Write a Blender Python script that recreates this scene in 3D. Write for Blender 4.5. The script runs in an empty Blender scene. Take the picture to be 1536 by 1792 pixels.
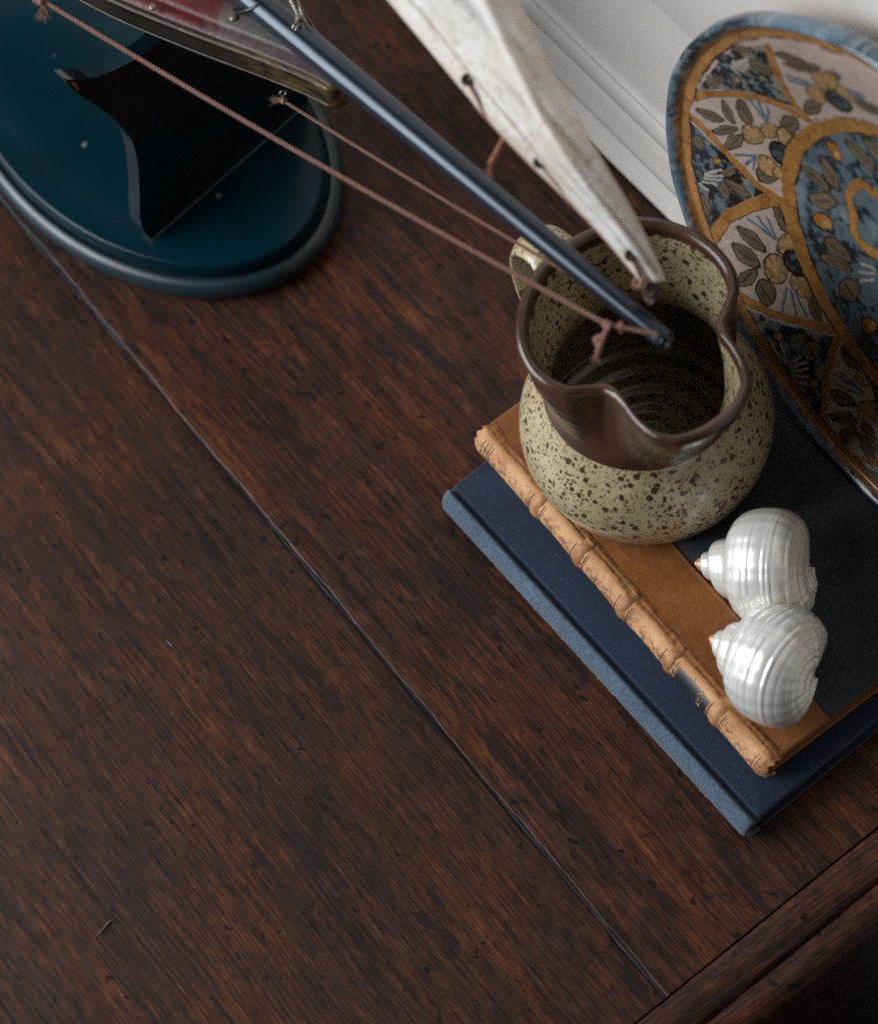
import bpy, bmesh, math, random
import numpy as np
from mathutils import Vector, Matrix

random.seed(7); rng = np.random.default_rng(7)
scene = bpy.context.scene
COL = scene.collection

# ------------------------------------------------------------------ camera
cam_data = bpy.data.cameras.new("camera"); cam = bpy.data.objects.new("camera", cam_data); COL.objects.link(cam)
PITCH, AZ, ROLL, DIST = math.radians(63.5), math.radians(158.05), math.radians(17.0), 1.10
fwd = Vector((math.cos(PITCH)*math.cos(AZ), math.cos(PITCH)*math.sin(AZ), -math.sin(PITCH)))
r0 = Vector((math.sin(AZ), -math.cos(AZ), 0)); d0 = fwd.cross(r0)
right = math.cos(ROLL)*r0 + math.sin(ROLL)*d0
down = -math.sin(ROLL)*r0 + math.cos(ROLL)*d0
M = Matrix((right, -down, -fwd)).transposed().to_4x4(); M.translation = -fwd*DIST
cam.matrix_world = M
cam_data.sensor_fit = 'HORIZONTAL'; cam_data.sensor_width = 36; cam_data.lens = 36*4220/1536
cam_data.clip_start = 0.01; cam_data.clip_end = 50
cam_data.dof.use_dof = True; cam_data.dof.focus_distance = 1.045; cam_data.dof.aperture_fstop = 7.0
cam_data.dof.aperture_blades = 9
scene.camera = cam

# ------------------------------------------------------------------ light: one big soft window at the left, dim room
world = bpy.data.worlds.new("World"); scene.world = world; world.use_nodes = True
bg = world.node_tree.nodes["Background"]; bg.inputs[0].default_value = (1.0, 0.95, 0.90, 1); bg.inputs[1].default_value = 0.022
ld = bpy.data.lights.new("window_light", 'AREA'); ld.shape = 'RECTANGLE'; ld.size = 1.5; ld.size_y = 1.5
ld.energy = 68; ld.color = (0.89, 0.95, 1.0)
lo = bpy.data.objects.new("window_light", ld); COL.objects.link(lo)
lo.location = (-1.05, -1.45, 1.02)
lo.rotation_euler = (Vector((0.03, 0.03, 0.03)) - lo.location).to_track_quat('-Z', 'Y').to_euler()
vs = scene.view_settings; vs.view_transform = 'Standard'; vs.look = 'None'; vs.exposure = 0.0; vs.gamma = 1.0
vs.use_curve_mapping = False
scene.cycles.use_denoising = False

# ------------------------------------------------------------------ helpers
def sm(a, b, x):
    t = np.clip((np.asarray(x, float)-a)/(b-a), 0, 1); return t*t*(3-2*t)

def obj(name, mesh, mat=None, parent=None, smooth=True):
    o = bpy.data.objects.new(name, mesh); COL.objects.link(o)
    if mat is not None:
        for m_ in (mat if isinstance(mat, (list, tuple)) else [mat]): mesh.materials.append(m_)
    if smooth: mesh.polygons.foreach_set("use_smooth", [True]*len(mesh.polygons))
    if parent is not None: o.parent = parent
    return o

def tag(o, label=None, cat=None, group=None, kind=None):
    for k, v in (("label", label), ("category", cat), ("group", group), ("kind", kind)):
        if v: o[k] = v
    return o

def empty(name, loc=(0, 0, 0), rz=0.0):
    o = bpy.data.objects.new(name, None); COL.objects.link(o); o.location = loc; o.rotation_euler = (0, 0, rz)
    o.empty_display_size = 0.02
    return o

def pymesh(name, v, f):
    m = bpy.data.meshes.new(name); m.from_pydata([tuple(map(float, q)) for q in v], [], [tuple(map(int, q)) for q in f]); m.update(); return m

def grid_faces(nu, nv, cu=False, cv=False, off=0):
    i, j = np.meshgrid(np.arange(nu if cu else nu-1), np.arange(nv if cv else nv-1), indexing='ij')
    i2, j2 = (i+1) % nu, (j+1) % nv
    return (np.stack([i*nv+j, i2*nv+j, i2*nv+j2, i*nv+j2], -1).reshape(-1, 4)+off)

def big_mesh(name, V, F):
    m = bpy.data.meshes.new(name); V = np.asarray(V, np.float32).reshape(-1, 3); F = np.asarray(F, np.int32)
    m.vertices.add(len(V)); m.vertices.foreach_set("co", V.ravel())
    k = F.shape[1]; m.loops.add(F.size); m.loops.foreach_set("vertex_index", F.ravel())
    m.polygons.add(len(F)); m.polygons.foreach_set("loop_start", np.arange(0, F.size, k, dtype=np.int32))
    m.update(calc_edges=True); m.validate(); return m

def grid(name, P, mat, parent=None, cu=False, cv=False, smooth=True, flip=False):
    nu, nv = P.shape[:2]; F = grid_faces(nu, nv, cu, cv)
    if flip: F = F[:, ::-1]
    return obj(name, big_mesh(name, P, F), mat, parent, smooth)

def fattr(o, name, vals):
    a = o.data.attributes.new(name, 'FLOAT', 'POINT'); a.data.foreach_set("value", np.asarray(vals, np.float32).ravel())

def box(name, lo_, hi_, mat, parent=None, bev=0.0, seg=2):
    bm = bmesh.new(); bmesh.ops.create_cube(bm, size=1)
    lo_, hi_ = Vector(lo_), Vector(hi_)
    for v in bm.verts: v.co = Vector([(lo_[i]+hi_[i])/2 + v.co[i]*(hi_[i]-lo_[i]) for i in range(3)])
    if bev: bmesh.ops.bevel(bm, geom=list(bm.edges), offset=bev, segments=seg, profile=.5, affect='EDGES')
    m = bpy.data.meshes.new(name); bm.to_mesh(m); bm.free()
    return obj(name, m, mat, parent, smooth=False)

def frames(P):
    P = np.asarray(P, float); T = np.gradient(P, axis=0); T /= np.linalg.norm(T, axis=1)[:, None]+1e-12
    n = np.cross(T[0], [0, 0, 1.]); n = n if np.linalg.norm(n) > 1e-3 else np.cross(T[0], [0, 1., 0]); n /= np.linalg.norm(n)
    Ns = []
    for t in T:
        n = n-t*(n@t); n /= np.linalg.norm(n); Ns.append(n)
    Ns = np.array(Ns); return T, Ns, np.cross(T, Ns)

def resample(P, n):
    P = np.asarray(P, float); s = np.r_[0, np.cumsum(np.linalg.norm(np.diff(P, axis=0), axis=1))]
    t = np.linspace(0, s[-1], n); return np.stack([np.interp(t, s, P[:, k]) for k in range(3)], 1)

def spline(P, n):                       # Catmull-Rom through control points
    P = np.asarray(P, float); Q = np.vstack([2*P[0]-P[1], P, 2*P[-1]-P[-2]]); out = []
    m = len(P)-1
    for t in np.linspace(0, m-1e-9, n):
        i = int(t); u = t-i; p0, p1, p2, p3 = Q[i:i+4]
        out.append(.5*((2*p1)+(-p0+p2)*u+(2*p0-5*p1+4*p2-p3)*u*u+(-p0+3*p1-3*p2+p3)*u**3))
    return np.array(out)

def tube_vf(P, R, sides=10, caps=True):
    P = np.asarray(P, float); R = np.broadcast_to(R, (len(P),)); T, A, B = frames(P)
    a = np.linspace(0, 2*np.pi, sides, endpoint=False)
    V = P[:, None]+R[:, None, None]*(np.cos(a)[None, :, None]*A[:, None]+np.sin(a)[None, :, None]*B[:, None])
    F = [tuple(q) for q in grid_faces(len(P), sides, False, True)]
    V = V.reshape(-1, 3)
    if caps: F += [tuple(range(sides))[::-1], tuple(range(len(V)-sides, len(V)))]
    return V, F

def tube(name, P, R, mat, parent=None, sides=10):
    V, F = tube_vf(P, R, sides); return obj(name, pymesh(name, V, F), mat, parent)

def merged(name, parts, mat, parent=None, smooth=True):
    V, F, n = [], [], 0
    for v, f in parts:
        V.append(np.asarray(v)); F += [tuple(int(i)+n for i in q) for q in f]; n += len(v)
    return obj(name, pymesh(name, np.vstack(V), F), mat, parent, smooth)

def rope_parts(P, r, pitch, strands=3, per=9):
    P = np.asarray(P, float); L = np.linalg.norm(np.diff(P, axis=0), axis=1).sum()
    n = max(8, int(L/pitch*per)); Q = resample(P, n); T, A, B = frames(Q); s = np.linspace(0, L, n); out = []
    for k in range(strands):
        a = 2*np.pi*(s/pitch+k/strands)
        C_ = Q+.66*r*(np.cos(a)[:, None]*A+np.sin(a)[:, None]*B)
        out.append(tube_vf(C_, r*.47, 6))
    return out

def fibres(p, d, n, L, spread, r=.00012):
    out = []; d = np.array(d, float); d /= np.linalg.norm(d)
    for i in range(n):
        q = d+rng.normal(0, spread, 3); q /= np.linalg.norm(q); l = L*rng.uniform(.55, 1.1)
        b = rng.normal(0, .25*L, 3)*.5; t = np.linspace(0, 1, 6)[:, None]
        P = np.array(p)+rng.normal(0, .0003, 3)+q*l*t+b*t*t
        out.append(tube_vf(P, np.linspace(r, r*.5, 6), 4))
    return out

# ------------------------------------------------------------------ node helper
class N:
    def __init__(s, name):
        s.m = bpy.data.materials.new(name); s.m.use_nodes = True; s.t = s.m.node_tree
        s.p = s.t.nodes["Principled BSDF"]; s._o = None
    def new(s, typ, **kw):
        n = s.t.nodes.new(typ)
        for k, v in kw.items(): setattr(n, k, v)
        return n
    def put(s, sock, v):
        if hasattr(v, "is_linked") or isinstance(v, bpy.types.NodeSocket): s.t.links.new(v, sock)
        elif isinstance(v, (tuple, list)) and len(v) == 3 and sock.type == 'RGBA': sock.default_value = (*v, 1)
        else: sock.default_value = v
    def obj(s):
        if s._o is None: s._o = s.new('ShaderNodeTexCoord').outputs['Object']
        return s._o
    def map(s, scale=(1, 1, 1), loc=(0, 0, 0), rot=(0, 0, 0), vec=None):
        n = s.new('ShaderNodeMapping'); s.put(n.inputs['Vector'], vec or s.obj()); n.inputs['Scale'].default_value = scale
        n.inputs['Location'].default_value = loc; n.inputs['Rotation'].default_value = rot; return n.outputs[0]
    def noise(s, vec=None, scale=1.0, detail=3.0, rough=.55, dist=0.0, col=False):
        n = s.new('ShaderNodeTexNoise'); s.put(n.inputs['Vector'], vec or s.obj()); n.inputs['Scale'].default_value = scale
        n.inputs['Detail'].default_value = detail; n.inputs['Roughness'].default_value = rough; n.inputs['Distortion'].default_value = dist
        return n.outputs['Color' if col else 'Fac']
    def vor(s, vec=None, scale=1.0, feature='F1', rand=1.0):
        n = s.new('ShaderNodeTexVoronoi', feature=feature); s.put(n.inputs['Vector'], vec or s.obj()); n.inputs['Scale'].default_value = scale
        n.inputs['Randomness'].default_value = rand; return n
    def wave(s, vec, scale, dist=0., detail=0., direction='X'):
        n = s.new('ShaderNodeTexWave', bands_direction=direction); s.put(n.inputs['Vector'], vec); n.inputs['Scale'].default_value = scale
        n.inputs['Distortion'].default_value = dist; n.inputs['Detail'].default_value = detail; return n.outputs['Fac']
    def ramp(s, fac, *stops, interp='LINEAR'):
        n = s.new('ShaderNodeValToRGB'); n.color_ramp.interpolation = interp; s.put(n.inputs[0], fac); e = n.color_ramp.elements
        while len(e) < len(stops): e.new(.5)
        for el, (p, c) in zip(e, stops): el.position = p; el.color = (c, c, c, 1) if isinstance(c, (int, float)) else (*c, 1)
        return n.outputs[0]
    def mix(s, fac, a, b, mode='MIX'):
        n = s.new('ShaderNodeMix', data_type='RGBA', blend_type=mode); s.put(n.inputs[0], fac); s.put(n.inputs[6], a); s.put(n.inputs[7], b); return n.outputs[2]
    def math(s, op, a, b=0.0, clamp=False):
        n = s.new('ShaderNodeMath', operation=op, use_clamp=clamp); s.put(n.inputs[0], a); s.put(n.inputs[1], b); return n.outputs[0]
    def sep(s, vec): return s.new_sep(vec)
    def new_sep(s, vec):
        n = s.new('ShaderNodeSeparateXYZ'); s.put(n.inputs[0], vec); return n.outputs
    def rng(s, v, a, b, c=0., d=1.):
        n = s.new('ShaderNodeMapRange'); s.put(n.inputs[0], v)
        for i, q in zip((1, 2, 3, 4), (a, b, c, d)): s.put(n.inputs[i], q)
        n.interpolation_type = 'SMOOTHSTEP'; return n.outputs[0]
    def attr(s, name, out='Fac'):
        n = s.new('ShaderNodeAttribute', attribute_name=name); return n.outputs[out]
    def bump(s, h, strength=.3, dist=.001, normal=None):
        n = s.new('ShaderNodeBump'); s.put(n.inputs['Height'], h); n.inputs['Strength'].default_value = strength; n.inputs['Distance'].default_value = dist
        if normal is not None: s.put(n.inputs['Normal'], normal)
        return n.outputs[0]
    def out(s, color=None, rough=.5, normal=None, **kw):
        i = s.p.inputs
        if color is not None: s.put(i['Base Color'], color)
        s.put(i['Roughness'], rough)
        if normal is not None: s.put(i['Normal'], normal)
        for k, v in kw.items(): s.put(i[k.replace('_', ' ')], v)
        return s.m

# ------------------------------------------------------------------ materials
def wood(name, along='x', seed=0.0, bright=1.0, red=1.0):
    n = N(name); rot = (0, 0, 0) if along == 'x' else (0, 0, math.pi/2)
    base = n.map(rot=rot, loc=(seed, seed*.7, seed*.3))
    wv = n.noise(base, 4, 1, .5, col=True); sub = n.new('ShaderNodeVectorMath', operation='SUBTRACT'); n.put(sub.inputs[0], wv); sub.inputs[1].default_value = (.5, .5, .5)
    scl = n.new('ShaderNodeVectorMath', operation='MULTIPLY'); n.put(scl.inputs[0], sub.outputs[0]); scl.inputs[1].default_value = (.0, .016, 0)
    add = n.new('ShaderNodeVectorMath', operation='ADD'); n.put(add.inputs[0], base); n.put(add.inputs[1], scl.outputs[0]); v = add.outputs[0]
    patch = n.noise(n.map((9, 24, 9), vec=v), 1, 8, .72, .35)
    fleck = n.noise(n.map((38, 120, 38), vec=v), 1, 6, .72, .25)
    streak = n.noise(n.map((5, 230, 5), vec=v), 1, 4, .62)
    fine = n.noise(n.map((16, 900, 16), vec=v), 1, 3, .6)
    pore = n.noise(n.map((70, 1700, 70), vec=v), 1, 2, .6)
    c = n.ramp(patch, (.34, (.0300, .0145, .0112)), (.44, (.042, .0178, .0118)), (.50, (.050*red, .0196, .0112)), (.57, (.062*red, .0225, .0098)), (.68, (.090*red, .0300, .0090)))
    c = n.mix(.8, c, n.ramp(fleck, (.34, .42), (.45, .85), (.54, 1.06), (.68, 1.55)), 'MULTIPLY')
    c = n.mix(.8, c, n.ramp(streak, (.34, .55), (.46, .94), (.58, 1.08), (.70, 1.25)), 'MULTIPLY')
    c = n.mix(.9, c, n.ramp(fine, (.36, .42), (.46, .88), (.54, 1.08), (.66, 1.45)), 'MULTIPLY')
    c = n.mix(.85, c, n.ramp(pore, (.38, .22), (.455, 1.0), (.62, 1.18)), 'MULTIPLY')
    mott = n.noise(n.map((130, 210, 130), loc=(5, 2, 0), vec=v), 1, 7, .78); c = n.mix(.8, c, n.ramp(mott, (.36, .38), (.47, .92), (.56, 1.12), (.68, 1.75)), 'MULTIPLY')
    # long dark stains that follow the grain, small black pits
    stain = n.noise(n.map((11, 85, 11), loc=(3.1, 1.7, 0), vec=v), 1, 5, .66, .4)
    c = n.mix(n.ramp(stain, (.585, 0.), (.62, .80)), c, (.0110, .0075, .0072))
    blot = n.noise(n.map((34, 60, 34), loc=(1.3, 6.2, 0), vec=v), 1, 6, .72); c = n.mix(n.ramp(blot, (.62, 0.), (.67, .6)), c, (.0105, .0072, .0075))
    pit = n.noise(n.map((130, 210, 130), vec=v), 1, 2, .5)
    c = n.mix(n.ramp(pit, (.675, 0.), (.705, .92)), c, (.004, .003, .003))
    lite = n.noise(n.map((60, 260, 60), loc=(9, 4, 2), vec=v), 1, 3, .7)
    c = n.mix(n.ramp(lite, (.70, 0.), (.82, .16)), c, (.12, .08, .07))
    # a few old cross-grain scores
    xyz = n.new_sep(base); 
    wob = n.noise(base, 30, 5, .7); xs = n.math('ADD', xyz[0], n.math('MULTIPLY', n.math('SUBTRACT', wob, .5), .018))
    for x0 in (.205+seed, -.02+seed, -.118+seed):
        dd = n.math('ABSOLUTE', n.math('SUBTRACT', xs, x0)); brk = n.noise(n.map((3, 34, 1), loc=(x0*9, 0, 0), vec=base), 1, 2)
        mk = n.math('MULTIPLY', n.rng(n.math('ADD', dd, n.math('MULTIPLY', mott, .0010)), .0014, .0006), n.ramp(brk, (.48, 0.), (.60, .65)))
        c = n.mix(mk, c, (.006, .004, .004))
    if bright != 1: c = n.mix(1.0, c, (bright,)*3, 'MULTIPLY')
    ro = n.ramp(fleck, (.3, .50), (.7, .36))
    h = n.math('ADD', n.math('MULTIPLY', fine, .7), n.math('MULTIPLY', streak, .5))
    h = n.math('ADD', h, n.math('MULTIPLY', pore, .4))
    return n.out(c, ro, n.bump(h, .42, .0006), Specular_IOR_Level=.22)

def paint(name, col, rough=.5, var=.15, scale=60, bump=.1, **kw):
    n = N(name); f = n.noise(scale=scale, detail=4, rough=.6)
    c = n.mix(1.0, n.ramp(f, (.3, 1-var), (.7, 1+var)), col, 'MULTIPLY')
    return n.out(c, n.ramp(f, (.3, rough*1.12), (.7, rough*.9)), n.bump(n.noise(scale=scale*9, detail=3), bump, .0004), **kw)

def cloth(name, col, rib=None, fade=.3, pitch=.0010):
    n = N(name); big = n.noise(scale=28, detail=4, rough=.6); fl = n.noise(scale=900, detail=2)
    w1 = n.wave(n.obj(), 1/pitch/6.283*3.14, 1.2, 1, 'X'); w2 = n.wave(n.obj(), 1/pitch/6.283*3.14, 1.2, 1, 'Y')
    w = n.math('MULTIPLY', w1, w2) if rib is None else w1
    c = n.mix(1.0, n.ramp(big, (.3, 1-fade*.6), (.72, 1+fade)), col, 'MULTIPLY')
    c = n.mix(.75, c, n.ramp(w, (0., .55), (1., 1.25)), 'MULTIPLY')
    c = n.mix(.8, c, n.ramp(fl, (.35, .6), (.65, 1.4)), 'MULTIPLY')
    lint = n.noise(scale=420, detail=1); c = n.mix(n.ramp(lint, (.74, 0.), (.80, .28)), c, (.16, .19, .24))
    return n.out(c, .82, n.bump(n.math('ADD', w, fl), .5, .0004), Specular_IOR_Level=.25, Sheen_Weight=.25, Sheen_Roughness=.5)

# ================================================================== SETTING
m_wall = paint("wall_paint", (.68, .62, .575), .55, .04, 30, .12)
m_skirt = paint("skirting_paint", (.72, .665, .61), .45, .05, 50, .12)
m_groove = paint("groove_dirt", (.40, .31, .22), .7, .35, 160, .2)
m_floor = wood("floor_wood", 'x', 5.3, .35)

def extrude_y(name, prof, x0, x1, mat, parent=None, n=2, slots=None, axis='x', smooth=False, jitter=0.0):
    """profile of (a, z) pairs swept along x (a = y) or along y (a = x)"""
    prof = np.asarray(prof, float); s = np.linspace(x0, x1, n); P = np.zeros((n, len(prof), 3))
    if axis == 'x': P[:, :, 0] = s[:, None]; P[:, :, 1] = prof[:, 0]
    else: P[:, :, 1] = s[:, None]; P[:, :, 0] = prof[:, 0]
    P[:, :, 2] = prof[:, 1]
    if jitter:
        w = sum(np.sin(s*k+rng.uniform(0, 6.28))*a for k, a in ((37, 1), (91, .7), (190, .5), (420, .35), (900, .25)))*jitter
        P[:, :, 1 if axis == 'x' else 0] += w[:, None]
    o = grid(name, P, mat, parent, smooth=smooth, flip=(axis == 'x'))
    if slots is not None:
        mi = np.tile(np.asarray(slots, np.int32), n-1); o.data.polygons.foreach_set("material_index", mi)
    return o

wall = box("wall", (-2.2, .1990, -.9), (2.2, .30, 1.9), m_wall); tag(wall, "plain off-white painted wall behind the plate", kind="structure")
sk = [(.1989, -.30), (.1784, -.30), (.1784, .0238), (.1792, .0244), (.1792, .0250), (.1783, .0257), (.1790, .031), (.1803, .040), (.1812, .0485),
      (.1820, .0492), (.1820, .0499), (.1812, .0506), (.1818, .0560), (.1832, .0618), (.1841, .0622), (.1841, .0629), (.1834, .0636), (.1842, .0652), (.1858, .0664), (.1866, .0700), (.1885, .0800), (.1915, .0920), (.1950, .1040), (.1978, .1140), (.19895, .1220)]
skirt = extrude_y("skirting_board", sk, -2.2, 2.2, [m_skirt, m_groove], n=2, slots=[1 if k in (3, 9, 14) else 0 for k in range(len(sk)-1)])
tag(skirt, "white moulded skirting board along the foot of the wall", kind="structure")
floor = box("floor", (-2.2, -2.2, -.80), (2.2, .198, -.76), m_floor); tag(floor, "dark floor far below the table edge", kind="structure")

# ================================================================== TABLE
m_w1 = wood("table_wood_wide_plank", 'x', 0.0, 1.0, 1.0)
m_w2 = wood("table_wood_back_plank", 'x', 1.37, 1.04, 1.12)
m_w3 = wood("table_wood_end", 'y', 2.9, 1.15, 1.05)
m_gap = paint("seam_wax", (.020, .022, .027), .42, .4, 300, .4)
tab = empty("wooden_table", (0, 0, 0)); tag(tab, "dark brown worn wooden table with a planked top and moulded end", "table")

def plank(y0, y1, mat, jit0, jit1, x0=-.75, x1=.2376):
    n = 420; x = np.linspace(x0, x1, n); r = .0011; prof = []
    for a in np.linspace(180, 90, 5): prof.append((y0+r+r*math.cos(math.radians(a)), -r+r*math.sin(math.radians(a)), 0))
    for y in np.linspace(y0+.004, y1-.004, 24): prof.append((y, 0, .5))
    for a in np.linspace(90, 0, 5): prof.append((y1-r+r*math.cos(math.radians(a)), -r+r*math.sin(math.radians(a)), 1))
    prof = [(y0, -.022, 0)]+prof+[(y1, -.022, 1)]
    P = np.zeros((n, len(prof), 3)); P[:, :, 0] = x[:, None]
    wob = lambda: sum(np.sin(x*k+rng.uniform(0, 6.28))*a for k, a in ((31, 1), (83, .8), (177, .5), (390, .35), (800, .25)))
    e0, e1 = wob()*jit0, wob()*jit1
    for j, (y, z, s) in enumerate(prof):
        P[:, j, 1] = y+(e0 if s == 0 else e1 if s == 1 else 0); P[:, j, 2] = z
    P[:, :, 2] += (.00025*np.sin(x*9+1)[:, None]+.0003*np.sin(P[:, :, 1]*30)) * (P[:, :, 2] > -.01)
    o = grid("plank", P, mat, tab, smooth=True, flip=True)
    return o
plank(-.42, -.0636, m_w1, 0, .00022)
plank(-.0624, .1762, m_w2, .00030, 0)
# dark wax and dirt packed in the open seam
extrude_y("seam_filler", [(-.0650, -.0030), (-.0642, -.0014), (-.0630, -.0011), (-.0619, -.0016), (-.0610, -.0030)], -.75, .2374, m_gap, tab, n=400, jitter=.00012, smooth=True)
# moulded end: flat fillet, quirk, bead, cove and lower mouldings
def rp(cx, cz, r, a0, a1, k=7): return [(cx+r*math.cos(math.radians(a)), cz+r*math.sin(math.radians(a))) for a in np.linspace(a0, a1, k)]
endp = [(.2384, -.020), (.2384, -.0006), (.2388, -.0002), (.2460, -.0002), (.2525, -.0010), (.2540, -.0018), (.2545, -.0042), (.2555, -.0044)]
extrude_y("end_board", endp+[(.2555, -.020)], -.45, .1762, m_w3, tab, n=160, axis='y', smooth=False, jitter=.00008)
bead = [(.2557, -.0200), (.2557, -.0034), (.2566, -.0024)]+rp(.2605, -.0100, .0080, 110, -40, 12)+[(.2600, -.0175), (.2560, -.0200)]
extrude_y("edge_moulding", bead, -.45, .1762, m_w3, tab, n=160, axis='y', smooth=True, jitter=.00008)
low = [(.2200, -.0202), (.2540, -.0202), (.2520, -.0260)]+rp(.2500, -.0400, .0100, 70, -80, 10)+[(.2450, -.056), (.2420, -.060), (.2420, -.40), (.2200, -.40)]
extrude_y("lower_moulding", low, -.45, .1762, m_w3, tab, n=60, axis='y', smooth=True)
box("apron", (-.75, -.40, -.12), (.2198, .17, -.0224), m_w3, tab)
# pale lint lying on the boards
m_lint = paint("lint", (.16, .135, .14), .9, .2, 400, 0)
for k, (x, y, L, a, lab) in enumerate(((.064, -.236, .0105, 1.75, "pale thread of lint on the bare boards near the lower left corner"),
                                       (-.030, -.1335, .0045, .2, "tiny curl of pale fluff left of the plank seam on the bare table"))):
    t = np.linspace(0, 1, 9); P = np.stack([x+L*t*math.cos(a), y+L*t*math.sin(a), .0006+.0004*np.sin(3*t)], 1)
    o = tube("lint_thread", P, np.interp(t, [0, .5, .9, 1], [.00012, .00025, .0005, .00015]), m_lint, None, 6)
    tag(o, lab, "lint", "bits of lint on the table")

# ================================================================== BLUE BOOK
m_blue = cloth("navy_book_cloth", (.0100, .0215, .0490), fade=.35)
m_bspine = cloth("faded_spine_cloth", (.078, .118, .160), rib=1, fade=.25, pitch=.0012)
m_page = paint("page_edges", (.34, .26, .17), .8, .25, 500, .4)
m_gilt = paint("worn_gilt", (.42, .25, .12), .4, .3, 800, .1, Metallic=.35)
bb = empty("blue_book", (.002, .000, 0), math.radians(1.0)); tag(bb, "large navy cloth book with a faded spine, lying flat under the leather book", "book")
BL, BW, BT = .2055, .158, .0172     # length along the spine, width, thickness

def board(name, x0, x1, y0, y1, z0, z1, mat, parent, r=.0009, nx=80, ny=50, sag=0.0):
    prof = []
    for (cx, cz, a0, a1) in ((x1-r, z1-r, 90, 0), (x1-r, z0+r, 0, -90)): pass
    b = bmesh.new(); bmesh.ops.create_cube(b, size=1)
    for v in b.verts: v.co = ((x0+x1)/2+v.co.x*(x1-x0), (y0+y1)/2+v.co.y*(y1-y0), (z0+z1)/2+v.co.z*(z1-z0))
    ve = [e for e in b.edges if abs(e.verts[0].co.z-e.verts[1].co.z) > 1e-5]
    bmesh.ops.bevel(b, geom=ve, offset=.0022, segments=4, profile=.5, affect='EDGES')
    bmesh.ops.bevel(b, geom=[e for e in b.edges if abs(e.verts[0].co.z-e.verts[1].co.z) < 1e-6 and len(e.link_faces) == 2 and e.calc_face_angle(0) > .8], offset=r, segments=3, profile=.5, affect='EDGES')
    m = bpy.data.meshes.new(name); b.to_mesh(m); b.free()
    o = obj(name, m, mat, parent, True)
    return o
board("cover", 0, BL, .0100, BW, BT-.0030, BT, m_blue, bb)
board("cover", 0, BL, .0100, BW, .0004, .0034, m_blue, bb)
box("page_block", (.0035, .007, .0034), (BL-.0035, BW-.004, BT-.0030), m_page, bb)
# joint groove and rounded spine swept along the book, curled in at head and tail
sp = [(.0108, BT-.0008), (.0100, BT-.0016), (.0090, BT-.0026), (.0080, BT-.0024), (.0072, BT-.0010), (.0062, BT+.0001), (.0050, BT-.0004), (.0036, BT-.0018), (.0022, BT-.0040),
      (.0012, BT-.0066), (.0009, BT*.5), (.0014, .0058), (.0026, .0034), (.0044, .0014), (.0064, .0004), (.0080, .0006), (.0100, .0010)]
sp = spline(np.array([(a, b, 0) for a, b in sp]), 60)[:, :2]
nx = 150; xs = np.linspace(-.0006, BL+.0006, nx); P = np.zeros((nx, 60, 3))
cz_, cy_ = BT*.5, .0085
for i, x in enumerate(xs):
    e = min(x+.0006, BL+.0006-x); k = 1-.16*math.exp(-(e/.0016)**2)
    k += .0006*math.sin(x*130)+.0005*math.sin(x*310)
    P[i, :, 0] = x; P[i, :, 1] = cy_+(sp[:, 0]-cy_)*k; P[i, :, 2] = cz_+(sp[:, 1]-cz_)*k
o = grid("spine", P, [m_bspine, m_blue], bb, flip=True)
vv = np.tile(np.arange(59), nx-1); o.data.polygons.foreach_set("material_index", np.where(vv < 15, 1, 0).astype(np.int32))
md = o.modifiers.new("thick", 'SOLIDIFY'); md.thickness = .0009; md.offset = -1
# worn remains of gilt lettering along the spine: broken strokes on two lines
parts = []
for row, zc in ((0, .0128), (1, .0066)):
    xx = .012
    while xx < BL-.008:
        if rng.random() < .62:
            for _ in range(rng.integers(1, 4)):
                a = rng.uniform(0, math.pi); L = rng.uniform(.0006, .0016)
                c0 = np.array([xx+rng.normal(0, .0006), zc+rng.normal(0, .0006)])
                pts = np.array([c0-.5*L*np.array([math.cos(a), math.sin(a)]), c0, c0+.5*L*np.array([math.cos(a), math.sin(a)])])
                Y = np.interp(pts[:, 1], [.0034, .0058, .0086, .0106, .0132, .0154], [.0026, .0014, .0009, .0012, .0022, .0036])-.00012
                parts.append(tube_vf(np.stack([pts[:, 0], Y, pts[:, 1]], 1), .00016, 4))
        xx += rng.uniform(.0034, .0062)
merged("gilt_lettering", parts, m_gilt, bb)

# ================================================================== LEATHER BOOK
def leather(name, col, worn, amt, dark=(.10, .035, .012), scale=1.0):
    n = N(name); big = n.noise(scale=26*scale, detail=5, rough=.62, dist=.5); med = n.noise(scale=140, detail=4, rough=.65); grain = n.noise(scale=900, detail=3)
    c = n.mix(n.ramp(big, (.35, 0.), (.68, 1.)), dark, col)
    c = n.mix(n.ramp(med, (.50, 0.), (.68, amt)), c, worn)
    c = n.mix(.5, c, n.ramp(grain, (.3, .65), (.7, 1.3)), 'MULTIPLY')
    sc = n.noise(n.map((60, 500, 60), rot=(0, 0, .6)), 1, 2); c = n.mix(n.ramp(sc, (.70, 0.), (.76, .35)), c, worn)
    return n.out(c, n.ramp(med, (.3, .42), (.7, .62)), n.bump(n.math('ADD', grain, med), .30, .0005), Specular_IOR_Level=.4)
m_panel = leather("brown_leather", (.27, .092, .017), (.34, .150, .046), .25, (.150, .048, .010))
m_cloth2 = cloth("dark_board_cloth", (.036, .047, .053), fade=.6, pitch=.0009)
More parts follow.
